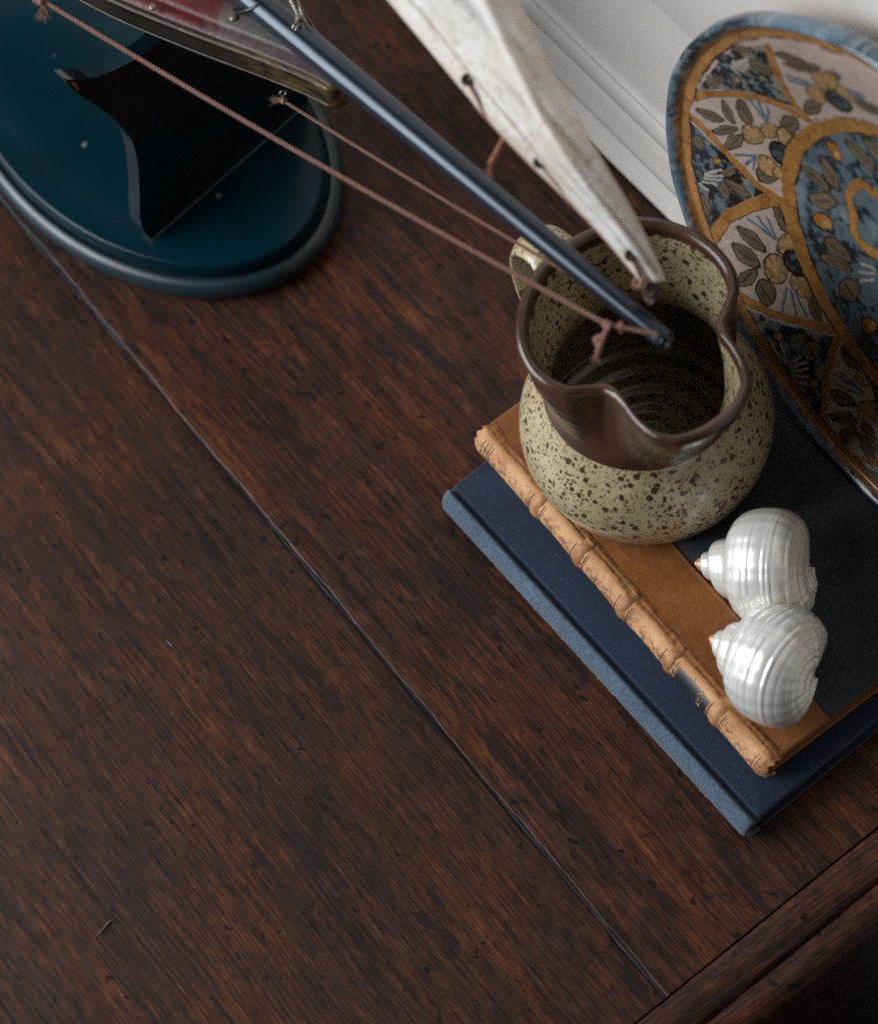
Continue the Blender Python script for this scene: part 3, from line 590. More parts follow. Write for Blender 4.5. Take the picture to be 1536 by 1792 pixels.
# ================================================================== PAINTED PLATTER
PD = {"bands":[[0.00182,[[-0.1408,0.00336],[-0.13018,0.01601],[-0.11974,0.02432],[-0.10944,0.02995],[-0.10183,0.03349],[-0.09393,0.0355],[-0.08432,0.0361]]],[0.00191,[[-0.10187,0.06877],[-0.09898,0.05812],[-0.09393,0.04541],[-0.08866,0.03998],[-0.08378,0.03619]]],[0.00183,[[-0.13966,-0.00354],[-0.13584,-0.00396],[-0.12559,-0.00766],[-0.11375,-0.01372],[-0.10016,-0.0203],[-0.0915,-0.02045],[-0.08677,-0.01994]]],[0.00272,[[-0.08813,-0.0203],[-0.09554,-0.02494],[-0.10251,-0.03327],[-0.10922,-0.04421],[-0.11226,-0.05477],[-0.11358,-0.06245]]],[0.002,[[-0.09773,-0.08211],[-0.09074,-0.08141],[-0.07886,-0.07888],[-0.0682,-0.07481],[-0.05602,-0.0699],[-0.04483,-0.06305]]],[0.00187,[[-0.04462,-0.06355],[-0.04379,-0.07371],[-0.04194,-0.08388],[-0.03912,-0.09201],[-0.03404,-0.10408],[-0.03019,-0.11222],[-0.0257,-0.11766]]],[0.00156,[[-0.02532,-0.11949],[-0.01665,-0.11329],[-0.00777,-0.10781],[0.00128,-0.10163]]]],"med":[[0.00239,[[-0.04121,0.02567],[-0.05188,0.02457],[-0.05569,0.02221],[-0.0587,0.01135],[-0.05412,0.00433],[-0.05185,-0.00443],[-0.04606,-0.0074],[-0.0411,-0.00672],[-0.03448,-0.00313]]]],"tri":[[[-0.13476,0.01407],[-0.13052,0.02821],[-0.11944,0.05263],[-0.10586,0.06601],[-0.10159,0.06795],[-0.09983,0.05664],[-0.08919,0.03914],[-0.10581,0.03362],[-0.12443,0.02349]],[[-0.13793,-0.00712],[-0.0939,-0.02229],[-0.10505,-0.03444],[-0.11161,-0.04888],[-0.114,-0.05802],[-0.1204,-0.06389],[-0.12418,-0.05386],[-0.13267,-0.03533]],[[-0.09317,-0.08634],[-0.06913,-0.07932],[-0.04653,-0.0679],[-0.04153,-0.08792],[-0.03243,-0.11223],[-0.07191,-0.1099],[-0.08695,-0.10079]],[[-0.01238,-0.11572],[0.00281,-0.10442],[0.01467,-0.12201],[-0.00358,-0.1222]]],"leaves":[[-0.12813,0.00365,0.00614,0.00119,-0.00071,-0.00349],[-0.11999,0.01214,0.00298,-0.00492,-0.00177,-0.00259],[-0.11257,0.01789,0.00355,-0.00485,-0.00209,-0.00346],[-0.12039,-8e-05,0.00492,0.00475,0.00067,-0.0027],[-0.1153,-0.00343,0.00276,0.006,0.0027,-0.00182],[-0.09201,0.02615,0.00412,0.00343,0.0003,-0.00575],[-0.09796,-0.01011,0.00486,0.00372,0.00099,-0.00569],[-0.08143,0.04673,0.00407,0.00365,-7e-05,-0.00549],[-0.08634,-0.03021,0.00499,-0.00433,-0.00204,-0.00369],[-0.0766,0.00514,0.00774,-0.00051,-0.0013,-0.00367],[-0.06988,0.01427,0.00554,-0.005,-0.00231,-0.00378],[-0.07032,-0.00358,0.00731,0.00491,-0.00021,-0.00555],[-0.05718,0.03788,0.00756,-0.00212,-0.00167,-0.00383],[-0.05064,0.04659,0.00628,-0.00205,-0.00155,-0.00354],[-0.0969,-0.04959,0.00702,-0.00169,-0.00116,-0.00395],[-0.09654,-0.05937,0.00729,-0.00109,-0.00115,-0.00436],[-0.09276,-0.07008,0.00265,0.00673,0.003,-0.0011],[-0.08198,-0.0706,0.00479,-0.00406,-0.00297,-0.00483],[-0.05938,-0.06212,0.00453,-0.00555,-0.00217,-0.00271],[-0.05722,-0.02286,0.00799,-0.00031,-0.00202,-0.00564],[-0.05696,-0.0307,0.00863,0.00416,-0.00067,-0.00459],[-0.04673,-0.03897,0.00359,-0.0043,-0.00464,-0.00761],[-0.03516,-0.07082,0.00568,-0.00206,-0.0016,-0.00391],[-0.02985,-0.09042,0.0068,0.00152,-0.0001,-0.0039],[-0.02515,-0.0986,0.00623,0.00356,0.00069,-0.00343],[-0.02008,-0.10677,0.00127,0.00893,0.00349,0.00069],[-0.00961,-0.0988,0.0064,-0.00574,-0.00286,-0.00407],[-0.08953,0.07137,0.00829,0.00307,-0.00084,-0.00318],[-0.08609,0.06886,0.00794,0.00375,-0.00064,-0.00276],[-0.07923,0.07486,0.00316,0.00141,-0.00097,-0.00378],[-0.07035,0.07719,0.00358,0.00057,-0.00209,-0.00609],[-0.05406,0.07366,0.00744,0.00204,-0.00142,-0.00436],[-0.1143,0.05592,0.00506,0.00341,-0.00019,-0.00226],[-0.10588,0.0522,0.00569,0.0004,-0.00126,-0.00395],[-0.12688,0.02619,0.00426,0.00445,0.00048,-0.00208],[-0.13114,-0.01596,0.00283,-0.00271,-0.00168,-0.00278],[-0.10939,-0.02783,0.00614,-0.0007,-0.00068,-0.00281],[-0.11443,-0.03335,0.00265,-0.00397,-0.00168,-0.00224],[-0.12121,-0.04763,0.00311,-0.00426,-0.00185,-0.00254],[-0.1149,-0.02133,0.00254,0.00335,0.00097,-0.00161],[-0.05217,-0.08156,0.00247,-0.0033,-0.00375,-0.00412],[-0.06027,-0.08138,0.00106,-0.00149,-0.00296,-0.00324],[-0.04718,-0.10977,0.00392,0.00065,-0.00127,-0.00477]],"petals":[[-0.10767,0.0074,0.00511,-9e-05,-0.0015,-0.0062],[-0.10041,0.01561,0.00442,0.00123,-0.00078,-0.00513],[-0.09321,0.01622,0.00367,-0.00469,-0.00245,-0.00422],[-0.09895,-0.00584,0.00469,-0.00301,-0.00201,-0.00455],[-0.09319,-0.00568,0.00359,0.00014,-0.00078,-0.00374],[-0.08107,-0.04079,0.00474,0.00369,0.00161,-0.00534],[-0.0821,-0.05633,0.00426,-0.006,-0.00402,-0.00482],[-0.06824,-0.05589,0.0063,-0.00074,-0.00111,-0.00481],[-0.07614,0.06848,0.00458,-0.00258,-0.00224,-0.0049],[-0.07976,0.05722,0.00443,-0.00147,-0.00214,-0.00527],[-0.07175,0.07308,0.00282,-0.0037,-0.00258,-0.00476],[-0.06648,0.07151,0.00283,-0.00079,-0.00195,-0.00468],[-0.06197,0.0704,0.00207,0.00209,-0.00022,-0.00264],[-0.02541,-0.07385,0.00462,0.00199,0.00054,-0.00462],[-0.01681,-0.08636,0.00453,0.00403,0.00243,-0.00419]],"eyes":[[-0.09454,0.00559,0.00446,-0.00334,-0.00257,-0.00542],[-0.07509,-0.04755,0.00564,-0.00265,-0.0022,-0.00534],[-0.06904,0.0622,0.00616,-0.00044,-0.00222,-0.00606],[-0.01757,-0.07532,0.004,-0.00474,-0.00204,-0.00243],[-0.12371,0.0427,0.00338,0.00282,0.00013,-0.00272],[-0.12802,-0.03435,0.00193,-0.00284,-0.00236,-0.00319],[-0.06051,-0.10329,0.00346,-0.00204,-0.0025,-0.00519]],"drops":[[-0.06967,0.02829,0.00389,-0.00319,-0.00192,-0.00344],[-0.06804,-0.01468,0.00526,0.00054,-0.00179,-0.00557],[-0.03239,-0.04805,0.00392,0.00439,0.00103,-0.00453],[-0.11715,0.03405,0.00161,0.0013,6e-05,-0.00177],[-0.12116,-0.01963,0.00177,0.00135,0.00038,-0.0022],[-0.06916,-0.08632,0.00193,-0.00113,-0.00112,-0.00219],[-0.04456,-0.09468,0.00191,0.00169,0.00117,-0.00248]],"strokes":[[0.00075,[[-0.11067,0.02712],[-0.1026,0.02017]]],[0.00075,[[-0.10646,0.02862],[-0.10355,0.02276]]],[0.00074,[[-0.10197,0.02888],[-0.10203,0.01951]]],[0.00071,[[-0.11319,-0.01045],[-0.10518,-0.0041]]],[0.0007,[[-0.10518,-0.0041],[-0.10821,-0.01245]]],[0.0007,[[-0.10518,-0.0041],[-0.10434,-0.01277]]],[0.00067,[[-0.10102,-0.04018],[-0.08772,-0.04274]]],[0.00067,[[-0.09793,-0.03685],[-0.08772,-0.04274]]],[0.00067,[[-0.09415,-0.03405],[-0.0871,-0.04193]]],[0.00066,[[-0.07411,-0.0618],[-0.07161,-0.0741]]],[0.00065,[[-0.07218,-0.06133],[-0.06437,-0.07213]]],[0.00065,[[-0.06992,-0.06094],[-0.06134,-0.06841]]],[0.00084,[[-0.09359,0.05793],[-0.08299,0.06168]]],[0.00084,[[-0.09235,0.05521],[-0.0828,0.0603]]],[0.00092,[[-0.06251,0.07669],[-0.05568,0.07968]]],[0.00092,[[-0.06274,0.07405],[-0.05646,0.07726]]],[0.00064,[[-0.03654,-0.08038],[-0.02267,-0.08084]]],[0.00064,[[-0.03718,-0.08292],[-0.02254,-0.08107]]],[0.00064,[[-0.03628,-0.08652],[-0.02212,-0.08303]]],[0.0008,[[-0.04651,-0.01772],[-0.03445,-0.01638]]],[0.0008,[[-0.04479,-0.02551],[-0.03431,-0.01699]]],[0.0008,[[-0.04198,-0.03029],[-0.0341,-0.01792]]]],"rays":[[0.00072,[[-0.11861,0.04517],[-0.11197,0.05217]]],[0.00071,[[-0.11858,0.04447],[-0.11194,0.04929]]],[0.00071,[[-0.11855,0.04342],[-0.11246,0.0463]]],[0.00071,[[-0.11907,0.04191],[-0.11352,0.04287]]],[0.0007,[[-0.12015,0.04029],[-0.11565,0.03929]]],[0.00064,[[-0.12504,-0.0305],[-0.11793,-0.02324]]],[0.00064,[[-0.12481,-0.03175],[-0.11715,-0.02584]]],[0.00064,[[-0.12477,-0.03352],[-0.11715,-0.02868]]],[0.00065,[[-0.12526,-0.03572],[-0.1191,-0.03337]]],[0.00067,[[-0.12636,-0.03807],[-0.12213,-0.03897]]],[0.00077,[[-0.06376,-0.09985],[-0.07216,-0.09795]]],[0.00067,[[-0.06311,-0.0977],[-0.07047,-0.09254]]],[0.00064,[[-0.06105,-0.09579],[-0.06666,-0.08844]]],[0.00061,[[-0.05883,-0.09451],[-0.05581,-0.08765]]],[0.00061,[[-0.05719,-0.09521],[-0.05277,-0.08854]]],[0.00061,[[-0.05583,-0.09689],[-0.05056,-0.09046]]],[0.00062,[[-0.05446,-0.09858],[-0.04882,-0.0935]]],[0.00064,[[-0.0534,-0.10132],[-0.04759,-0.09775]]],[0.00067,[[-0.0531,-0.1041],[-0.04714,-0.10211]]],[0.00079,[[-0.05388,-0.10834],[-0.04829,-0.10795]]],[0.00073,[[-0.04463,-0.01841],[-0.03702,-0.01414]]],[0.00073,[[-0.04408,-0.02398],[-0.03645,-0.0166]]],[0.00073,[[-0.04241,-0.0284],[-0.03575,-0.01969]]]]}
pa, pb, ptilt = .1485, .1204, .1644
pe1 = np.array([1, 0, 0.]); pe2 = np.array([0, math.sin(ptilt), math.cos(ptilt)]); pn = np.cross(pe1, pe2)
n = N("painted_majolica_glaze"); col = n.attr("paint", 'Color')
c = n.mix(.55, col, n.ramp(n.noise(scale=420, detail=3), (.3, .72), (.7, 1.25)), 'MULTIPLY')
pit = n.noise(scale=620, detail=1); c = n.mix(n.ramp(pit, (.73, 0.), (.77, .7)), c, (.05, .025, .012))
relief = n.attr("relief")
m_plat = n.out(c, .22, n.bump(n.math('ADD', n.math('MULTIPLY', relief, 1.0), n.math('MULTIPLY', n.noise(scale=170, detail=3), .35)), .35, .0006), Specular_IOR_Level=.5, Coat_Weight=.3, Coat_Roughness=.1)
plt_ = empty("painted_platter", (.1284, .1610, .1502)); tag(plt_, "oval glazed platter painted with orange bands and flowers, leaning on the wall", "platter")

def hprof(r):
    u = np.clip((r-.52)/.43, 0, 1); u = u*u*(3-2*u)*.5+u*.5; return -.0165+.0145*u
tt = np.concatenate([np.linspace(math.radians(75), math.radians(262), 760, endpoint=False), np.linspace(math.radians(262), math.radians(435), 120, endpoint=False)])
rho = np.concatenate([[0.002], np.linspace(.02, .40, 60, endpoint=False), np.linspace(.40, .952, 250)])
Rg, Tg = np.meshgrid(rho, tt, indexing='ij'); Hg = hprof(Rg)
lipr = np.array([.958, .964, .972, .980, .988, .995, 1.0, 1.001, .998, .990]); liph = np.array([-.0012, .0004, .0018, .0026, .0027, .0018, .0000, -.0022, -.0048, -.0070])
bkr = np.array([.96, .90, .80, .66, .58, .56, .52, .50, .30, .002]); bkh = np.array([-.0088, -.0110, -.0150, -.0205, -.0228, -.0245, -.0245, -.0228, -.0228, -.0228])
R2, T2 = np.meshgrid(np.r_[lipr, bkr], tt, indexing='ij'); H2 = np.meshgrid(np.r_[liph, bkh], tt, indexing='ij')[0]
Rg = np.vstack([Rg, R2]); Tg = np.vstack([Tg, T2]); Hg = np.vstack([Hg, H2])
wobr = 1+.0016*np.sin(Tg*13)*(Rg > .9)+.001*np.sin(Tg*29+1)*(Rg > .9)
Xp, Yp = pa*Rg*wobr*np.cos(Tg), pb*Rg*wobr*np.sin(Tg)
V = Xp[..., None]*pe1+Yp[..., None]*pe2+Hg[..., None]*pn
# paint, laid out in the platter's own plane and mirrored to its other half
def vnoise(x, y, s, seed):
    g = np.random.default_rng(seed).random((64, 64)); u, v = x/s, y/s; i, j = np.floor(u).astype(int), np.floor(v).astype(int); a, b = u-i, v-j; a = a*a*(3-2*a); b = b*b*(3-2*b)
    g_ = lambda p, q: g[p % 64, q % 64]
    return (g_(i, j)*(1-a)+g_(i+1, j)*a)*(1-b)+(g_(i, j+1)*(1-a)+g_(i+1, j+1)*a)*b
def fbm(x, y, s, seed): return .5*vnoise(x, y, s, seed)+.3*vnoise(x, y, s*.48, seed+1)+.2*vnoise(x, y, s*.22, seed+2)
x0 = -np.abs(Xp); y0 = Yp; jx, jy = (fbm(x0, y0, .006, 3)-.5)*.0022, (fbm(x0, y0, .006, 9)-.5)*.0022
x, y = x0+jx, y0+jy; rr = np.hypot(x/pa, y/pb)
f_a, f_b, f_c, f_d = fbm(x0, y0, .010, 21), fbm(x0, y0, .004, 31), fbm(x0, y0, .022, 41), fbm(x0, y0, .0016, 51)
def C3(*c): return np.array(c, float)
def lerp(a, b, t): return a+(b-a)*t[..., None]
CREAM, ORANGE, LEAF, DARK, YEL, BLUE, DEEP, AMBER = C3(.46, .355, .300), C3(.36, .165, .045), C3(.150, .110, .070), C3(.018, .012, .010), C3(.43, .262, .112), C3(.105, .148, .168), C3(.012, .018, .026), C3(.34, .125, .020)
img = np.broadcast_to(CREAM, x.shape+(3,)).copy()*(.9+.2*f_a[..., None]); rel = np.zeros(x.shape)
def blend(mask, colr):
    global img
    img = img*(1-mask[..., None])+np.asarray(colr)*mask[..., None]
inr = rr < .60
blu = lerp(np.broadcast_to(BLUE, img.shape), np.broadcast_to(DEEP, img.shape), sm(.47, .62, .55*f_a+.45*f_b))
blu = lerp(blu, np.broadcast_to(C3(.22, .28, .30), img.shape), .5*sm(.55, .7, f_c))
blend(sm(.60, .59, rr), blu)
def poly_mask(pts):
    m_ = np.zeros(x.shape, bool); q = np.array(pts); k = len(q)-1
    for i in range(len(q)):
        xi, yi = q[i]; xk, yk = q[k]
        m_ ^= ((yi > y) != (yk > y)) & (x < (xk-xi)*(y-yi)/(yk-yi+1e-12)+xi); k = i
    return m_.astype(float)
for T_ in PD['tri']:
    m_ = poly_mask(T_)
    tx = lerp(np.broadcast_to(DEEP, img.shape), np.broadcast_to(BLUE*1.05, img.shape), sm(.44, .58, f_b))
    tx = lerp(tx, np.broadcast_to(C3(.22, .20, .15), img.shape), sm(.56, .66, fbm(x0, y0, .006, 77)))
    tx = lerp(tx, np.broadcast_to(DARK*.6, img.shape), sm(.56, .64, fbm(x0, y0, .005, 88)))
    blend(m_, tx)
def seg_dist(pts):
    d = np.full(x.shape, 9.)
    for (ax_, ay_), (bx_, by_) in zip(pts[:-1], pts[1:]):
        vx, vy = bx_-ax_, by_-ay_; t_ = np.clip(((x-ax_)*vx+(y-ay_)*vy)/(vx*vx+vy*vy+1e-12), 0, 1); d = np.minimum(d, np.hypot(x-ax_-t_*vx, y-ay_-t_*vy))
    return d
org = ORANGE*(.72+.6*f_a[..., None])*(.85+.3*f_b[..., None]); org = lerp(org, np.broadcast_to(C3(.20, .068, .014), org.shape), .7*sm(.57, .70, f_b))
def eq(e):
    cx_, cy_, ux, uy, vx, vy = e; det = ux*vy-uy*vx; dx, dy = x-cx_, y-cy_
    return (dx*vy-dy*vx)/det, (ux*dy-uy*dx)/det
def ellipse(e, fill, outline=.16, vein=None):
    p, q = eq(e); d = np.hypot(p, q) if vein is None or np.hypot(e[2], e[3]) < 1.5*np.hypot(e[4], e[5]) else (np.abs(p*.92)**1.45+np.abs(q)**1.75)**(1/1.6)
    m_ = sm(1.06, .98, d); f2 = np.asarray(fill)*(.45+.55*f_b+.4*vnoise(q*.02+e[0], p*.004, .0035, 13))[..., None]
    blend(m_, f2)
    if outline: blend(sm(1-outline*1.2, 1-outline*.3, d)*sm(1.12, 1.0, d)*np.clip(1.7*f_b-.05, .15, 1), DARK)
    if vein == 'leaf': blend(sm(.17, .05, np.abs(q+.12*np.sin(p*3)))*sm(.75, .5, np.abs(p))*.75, DARK)
    return p, q, d
for e in PD['leaves']: ellipse(e, LEAF, .16, 'leaf')
for e in PD['petals']:
    p, q, d = ellipse(e, YEL, .13); a_ = np.arctan2(q, p)
    blend(sm(.75, .95, np.sin(a_*7+e[0]*900))*sm(.35, .6, d)*sm(1.0, .9, d)*.8, C3(.05, .02, .012))
for s_ in PD['strokes']: blend(sm(s_[0]*1.2, s_[0]*.7, seg_dist(s_[1])), C3(.085, .145, .185))
for i, e in enumerate(PD['eyes']):
    p, q, d = ellipse(e, BLUE*.75, .0); blend(sm(1.02, .99, d)*sm(.46, .60, f_b), DEEP); blend(sm(.72, .86, d)*sm(1.1, 1.02, d), DARK*.5)
for e in PD['drops']:
    p, q, d = ellipse(e, AMBER, .22); blend(sm(.6, .3, np.hypot(p-.4, q)), YEL*.95)
for s_ in PD['rays']: blend(sm(s_[0]*1.15, s_[0]*.75, seg_dist(s_[1])), C3(.40, .35, .30))
for k, lst in (('bands', PD['bands']), ('med', PD['med'])):
    for w_, pts in lst:
        d = seg_dist(pts); blend(sm(w_*1.28, w_*1.08, d)*sm(.38, .6, f_a), DARK*1.4); m_ = sm(w_*1.1, w_*.92, d); blend(m_, org); rel = np.maximum(rel, m_)
for a_, b_ in ((.574, .626), (.924, .963)):
    blend(sm(a_-.010, a_-.004, rr)*sm(b_+.010, b_+.004, rr)*sm(.36, .6, f_a), DARK*1.3); m_ = sm(a_-.002, a_+.004, rr)*sm(b_+.002, b_-.004, rr); blend(m_, org); rel = np.maximum(rel, m_)
lipm = sm(.962, .972, rr+.006*(f_a-.5)); br = fbm(np.arctan2(y0, x0)*.05, rr*.12, .0075, 66)
blend(lipm, lerp(np.broadcast_to(C3(.115, .185, .225), img.shape), np.broadcast_to(C3(.020, .042, .060), img.shape), sm(.46, .70, br)))
blend(sm(.60, .66, fbm(x0, y0, .005, 5))*lipm*.6, C3(.30, .33, .33))
back = np.zeros(x.shape); back[-10:] = 1; blend(back, C3(.30, .24, .18))
nr, nth = V.shape[:2]
pm = obj("dish", big_mesh("dish", V, grid_faces(nr, nth, False, True)), m_plat, plt_)
ca = pm.data.attributes.new("paint", 'FLOAT_COLOR', 'POINT'); ca.data.foreach_set("color", np.concatenate([np.clip(img, 0, 1), np.ones(x.shape+(1,))], -1).astype(np.float32).ravel())
fattr(pm, "relief", rel)

# ================================================================== DISPLAY STAND
RZ = math.radians(7.1); SO = (-.2632, .0164, 0)
n = N("teal_gloss_paint"); f1 = n.noise(scale=30, detail=4); vo = n.vor(n.map((1, 1, 1), loc=(.3, .1, 0)), 95); sc_ = n.new('ShaderNodeSeparateColor'); n.put(sc_.inputs[0], vo.outputs['Color'])
c = n.mix(n.ramp(f1, (.3, 0.), (.7, 1.)), (.0002, .0125, .0190), (.0004, .0200, .0290))
wv = n.noise(scale=500, detail=2); rad = n.ramp(sc_.outputs[0], (.76, 0.), (1., .19))
chip = n.rng(n.math('SUBTRACT', rad, n.math('ADD', vo.outputs['Distance'], n.math('MULTIPLY', n.math('SUBTRACT', wv, .5), .16))), -.01, .02)
c = n.mix(n.math('MULTIPLY', chip, .6), c, (.20, .26, .27))
m_teal = n.out(c, n.ramp(f1, (.3, .30), (.7, .22)), n.bump(n.noise(scale=300, detail=4), .06, .0004), Specular_IOR_Level=.16)
m_torus = paint("rim_reflection_teal", (.0100, .0260, .0320), .34, .35, 120, .2, Specular_IOR_Level=.6)  # paler teal stands in for the window's reflection on the rounded rim
m_black = paint("black_gloss_paint", (.0010, .0050, .0072), .30, .3, 60, .12)
m_chip = paint("bare_wood_chip", (.30, .10, .028), .7, .3, 500, .4)
st = empty("display_stand", SO, RZ); tag(st, "dark teal oval stand with a black scrolled bracket, under the model ship", "stand")
ba, bb_ = .1207, .0760
def oval_rings(prof, name, mat, n_=200):
    a = np.linspace(0, 2*np.pi, n_, endpoint=False); P = np.zeros((len(prof), n_, 3))
    for i, (ins, z) in enumerate(prof):
        P[i, :, 0] = (ba-ins)*np.cos(a) if ins < .07 else 0; P[i, :, 1] = (bb_-ins)*np.sin(a) if ins < .07 else 0; P[i, :, 2] = z
    return grid(name, P, mat, st, cv=True)
tor = [(.07, .0002), (.005, .0002)]+[(.0052-.0052*math.cos(math.radians(q)), .0068+.0066*math.sin(math.radians(q))) for q in np.linspace(-75, 88, 14)]
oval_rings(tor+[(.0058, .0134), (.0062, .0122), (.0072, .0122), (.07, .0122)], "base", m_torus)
oval_rings([(.07, .0124), (.0078, .0124), (.0072, .0140), (.0068, .0165), (.0070, .0195), (.0076, .0212), (.0084, .0220), (.0096, .0223), (.03, .0223), (.0699, .0223), (.07, .0223)], "base_top", m_teal)
bp = spline(np.array([(-.0462, .0224, 0), (-.0482, .033, 0), (-.0468, .044, 0), (-.0428, .0566, 0), (-.0386, .0718, 0), (-.0362, .0836, 0), (-.0355, .0966, 0), (-.0383, .1123, 0), (-.0424, .1263, 0), (-.0477, .1406, 0), (-.0515, .1533, 0), (-.0524, .1600, 0)]), 60)[:, :2]
cv = spline(np.array([(-.0524, .1600, 0), (-.0470, .1540, 0), (-.0370, .1462, 0), (-.0260, .1410, 0), (-.014, .1378, 0), (.006, .1365, 0)]), 34)[1:, :2]
half = np.vstack([bp, cv]); mir = half[:-1][::-1].copy(); mir[:, 0] = .012-mir[:, 0]
outl = np.vstack([half, mir]); k = len(outl)
bm = bmesh.new(); fr = [bm.verts.new((.0617, p[0], p[1])) for p in outl]; bk = [bm.verts.new((.0537, p[0], p[1])) for p in outl]
bm.faces.new(fr); bm.faces.new(bk[::-1])
for i in range(k): bm.faces.new((fr[i], bk[i], bk[(i+1) % k], fr[(i+1) % k]))
bmesh.ops.bevel(bm, geom=[e for e in bm.edges if len(e.link_faces) == 2 and any(len(f.verts) > 10 for f in e.link_faces)], offset=.0008, segments=2, profile=.5, affect='EDGES')
me = bpy.data.meshes.new("bracket"); bm.to_mesh(me); bm.free()
m_brk = paint("shaded_bracket_blue", (.0012, .0090, .0150), .20, .3, 60, .08)  # near-black copy of the bracket paint, shade of the faces in its colour
m_brk2 = paint("lit_bracket_blue", (.024, .068, .090), .30, .25, 120, .12)  # lighter copy for the scroll edge, window light painted into the colour
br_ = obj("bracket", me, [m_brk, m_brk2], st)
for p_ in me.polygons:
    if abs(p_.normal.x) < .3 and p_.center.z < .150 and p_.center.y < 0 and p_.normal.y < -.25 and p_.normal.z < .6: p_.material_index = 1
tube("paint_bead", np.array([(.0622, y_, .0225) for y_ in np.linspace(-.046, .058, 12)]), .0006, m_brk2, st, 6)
me.set_sharp_from_angle(angle=.55)
# chipped corner showing bare wood
merged("paint_chip", [([(.0622, -.0505, .1560), (.0623, -.0488, .1535), (.0623, -.0486, .1500), (.0622, -.0494, .1478), (.0622, -.0502, .1520), (.0612, -.0504, .1570)], [(0, 1, 2, 3, 4), (0, 5, 1)])], m_chip, st, False)

# ================================================================== MODEL SHIP
ship = empty("model_ship", SO, RZ); tag(ship, "old model sailing ship, its bow and dark bowsprit reaching over the jug", "model ship")
ym = .0125
xk = np.array([-.20, -.10, -.02, .03, .07, .111, .14, .160, .166, .1700]); wk = np.array([.052, .052, .047, .041, .0336, .0218, .0124, .0068, .0050, .0040])
zk = np.array([.131, .132, .133, .1345, .137, .150, .162, .1695, .173, .1755]); zr = .190
m_hull = paint("black_hull_paint", (.0045, .0050, .0058), .34, .5, 90, .25)
ns = 90; xs = np.linspace(-.20, .1700, ns); W_ = np.interp(xs, xk, wk); Zk = np.interp(xs, xk, zk)
W_ = np.convolve(np.pad(W_, 3, 'edge'), np.ones(7)/7, 'valid'); Zk = np.convolve(np.pad(Zk, 3, 'edge'), np.ones(7)/7, 'valid')
q = np.linspace(-1, 1, 41); P = np.zeros((ns, 41, 3))
for i in range(ns):
    full = np.sign(q)*np.abs(q)**.62; P[i, :, 0] = xs[i]; P[i, :, 1] = ym+full*(W_[i]-.0012)*(1-.10*(1-np.abs(q))); P[i, :, 2] = Zk[i]+(zr-.0130-Zk[i])*np.abs(q)**1.9
grid("hull", P, m_hull, ship)
# gilded wale under the rail: two thin mouldings with a hollow
n = N("worn_gold_wale"); f1 = n.noise(n.map((40, 260, 260)), 1, 5, .7); f2 = n.noise(scale=40, detail=3); xg = n.new_sep(n.obj())[0]
g = n.mix(n.ramp(f1, (.40, 0.), (.60, 1.)), (.012, .009, .007), (.125, .082, .026))
fadeg = n.rng(n.math('ADD', xg, n.math('MULTIPLY', n.math('SUBTRACT', f2, .5), .05)), .118, .140)
m_gilded = n.out(n.mix(fadeg, n.mix(.10, (.010, .007, .0055), g), g), .38, n.bump(f1, .3, .0005), Metallic=.25, Specular_IOR_Level=.5)
m_line = paint("rail_line", (.17, .13, .10), .5, .4, 300, .2)
hw = [(-.0020, -.0135), (.0002, -.0132), (.0012, -.0120), (.0010, -.0100), (.0002, -.0085), (.0001, -.0050), (.0006, -.0030), (.0014, -.0012), (.0012, .0), (.0, .0005), (-.0022, .0005)]
def side_strip(name, prof, mat, x0, x1, sgn, n_=110, dz=0):
    xs_ = np.linspace(x0, x1, n_); w_ = np.interp(xs_, xs, W_); P = np.zeros((n_, len(prof), 3))
    for j, (o_, z_) in enumerate(prof): P[:, j, 0] = xs_; P[:, j, 1] = ym+sgn*np.maximum(w_+o_, 0); P[:, j, 2] = zr+z_+dz
    return grid(name, P, mat, ship)
for s_ in (-1, 1):
    side_strip("wale", hw, m_gilded, -.20, .1700, s_)
    for dz, off in ((-.0132, .0008), (.0002, .0012)):
        xs_ = np.linspace(-.20, .170, 90); tube("rail_line", np.stack([xs_, ym+s_*(np.interp(xs_, xs, W_)+off), np.full(90, zr+dz)], 1), .00035, m_line, ship, 6)
# rounded stem end of the beak
a = np.linspace(-90, 90, 16); P = np.zeros((len(hw), 16, 3))
for i, (o_, z_) in enumerate(hw):
    r_ = max(W_[-1]+o_, .0001); P[i, :, 0] = .1700+r_*np.cos(np.radians(a)); P[i, :, 1] = ym+r_*np.sin(np.radians(a)); P[i, :, 2] = zr+z_
grid("stem", P, m_gilded, ship)
# beakhead deck: painted red aft, rubbed to a pinkish silver forward
def deckmat(name, fwd, aft, x0, x1):
    n = N(name); f1 = n.noise(scale=70, detail=6, rough=.7, dist=.6); f2 = n.noise(scale=380, detail=4, rough=.7); xg = n.new_sep(n.obj())[0]
    m_ = n.rng(n.math('ADD', xg, n.math('MULTIPLY', n.math('SUBTRACT', f1, .5), .05)), x0, x1)
    c = n.mix(m_, n.mix(n.ramp(f2, (.4, 0.), (.62, 1.)), aft, tuple(q*.45 for q in aft)), n.mix(n.ramp(f2, (.35, 0.), (.65, 1.)), tuple(q*.6 for q in fwd), fwd))
    c = n.mix(n.ramp(f1, (.66, 0.), (.74, .6)), c, (.22, .13, .08)); gr = n.noise(scale=120, detail=5, rough=.75); c = n.mix(n.ramp(gr, (.60, 0.), (.74, .8)), c, (.10, .075, .05))
    return n.out(c, .48, n.bump(n.math('ADD', f1, f2), .35, .0006), Specular_IOR_Level=.5)
m_deck = deckmat("red_deck_paint", (.125, .082, .088), (.115, .0045, .0085), .106, .120)
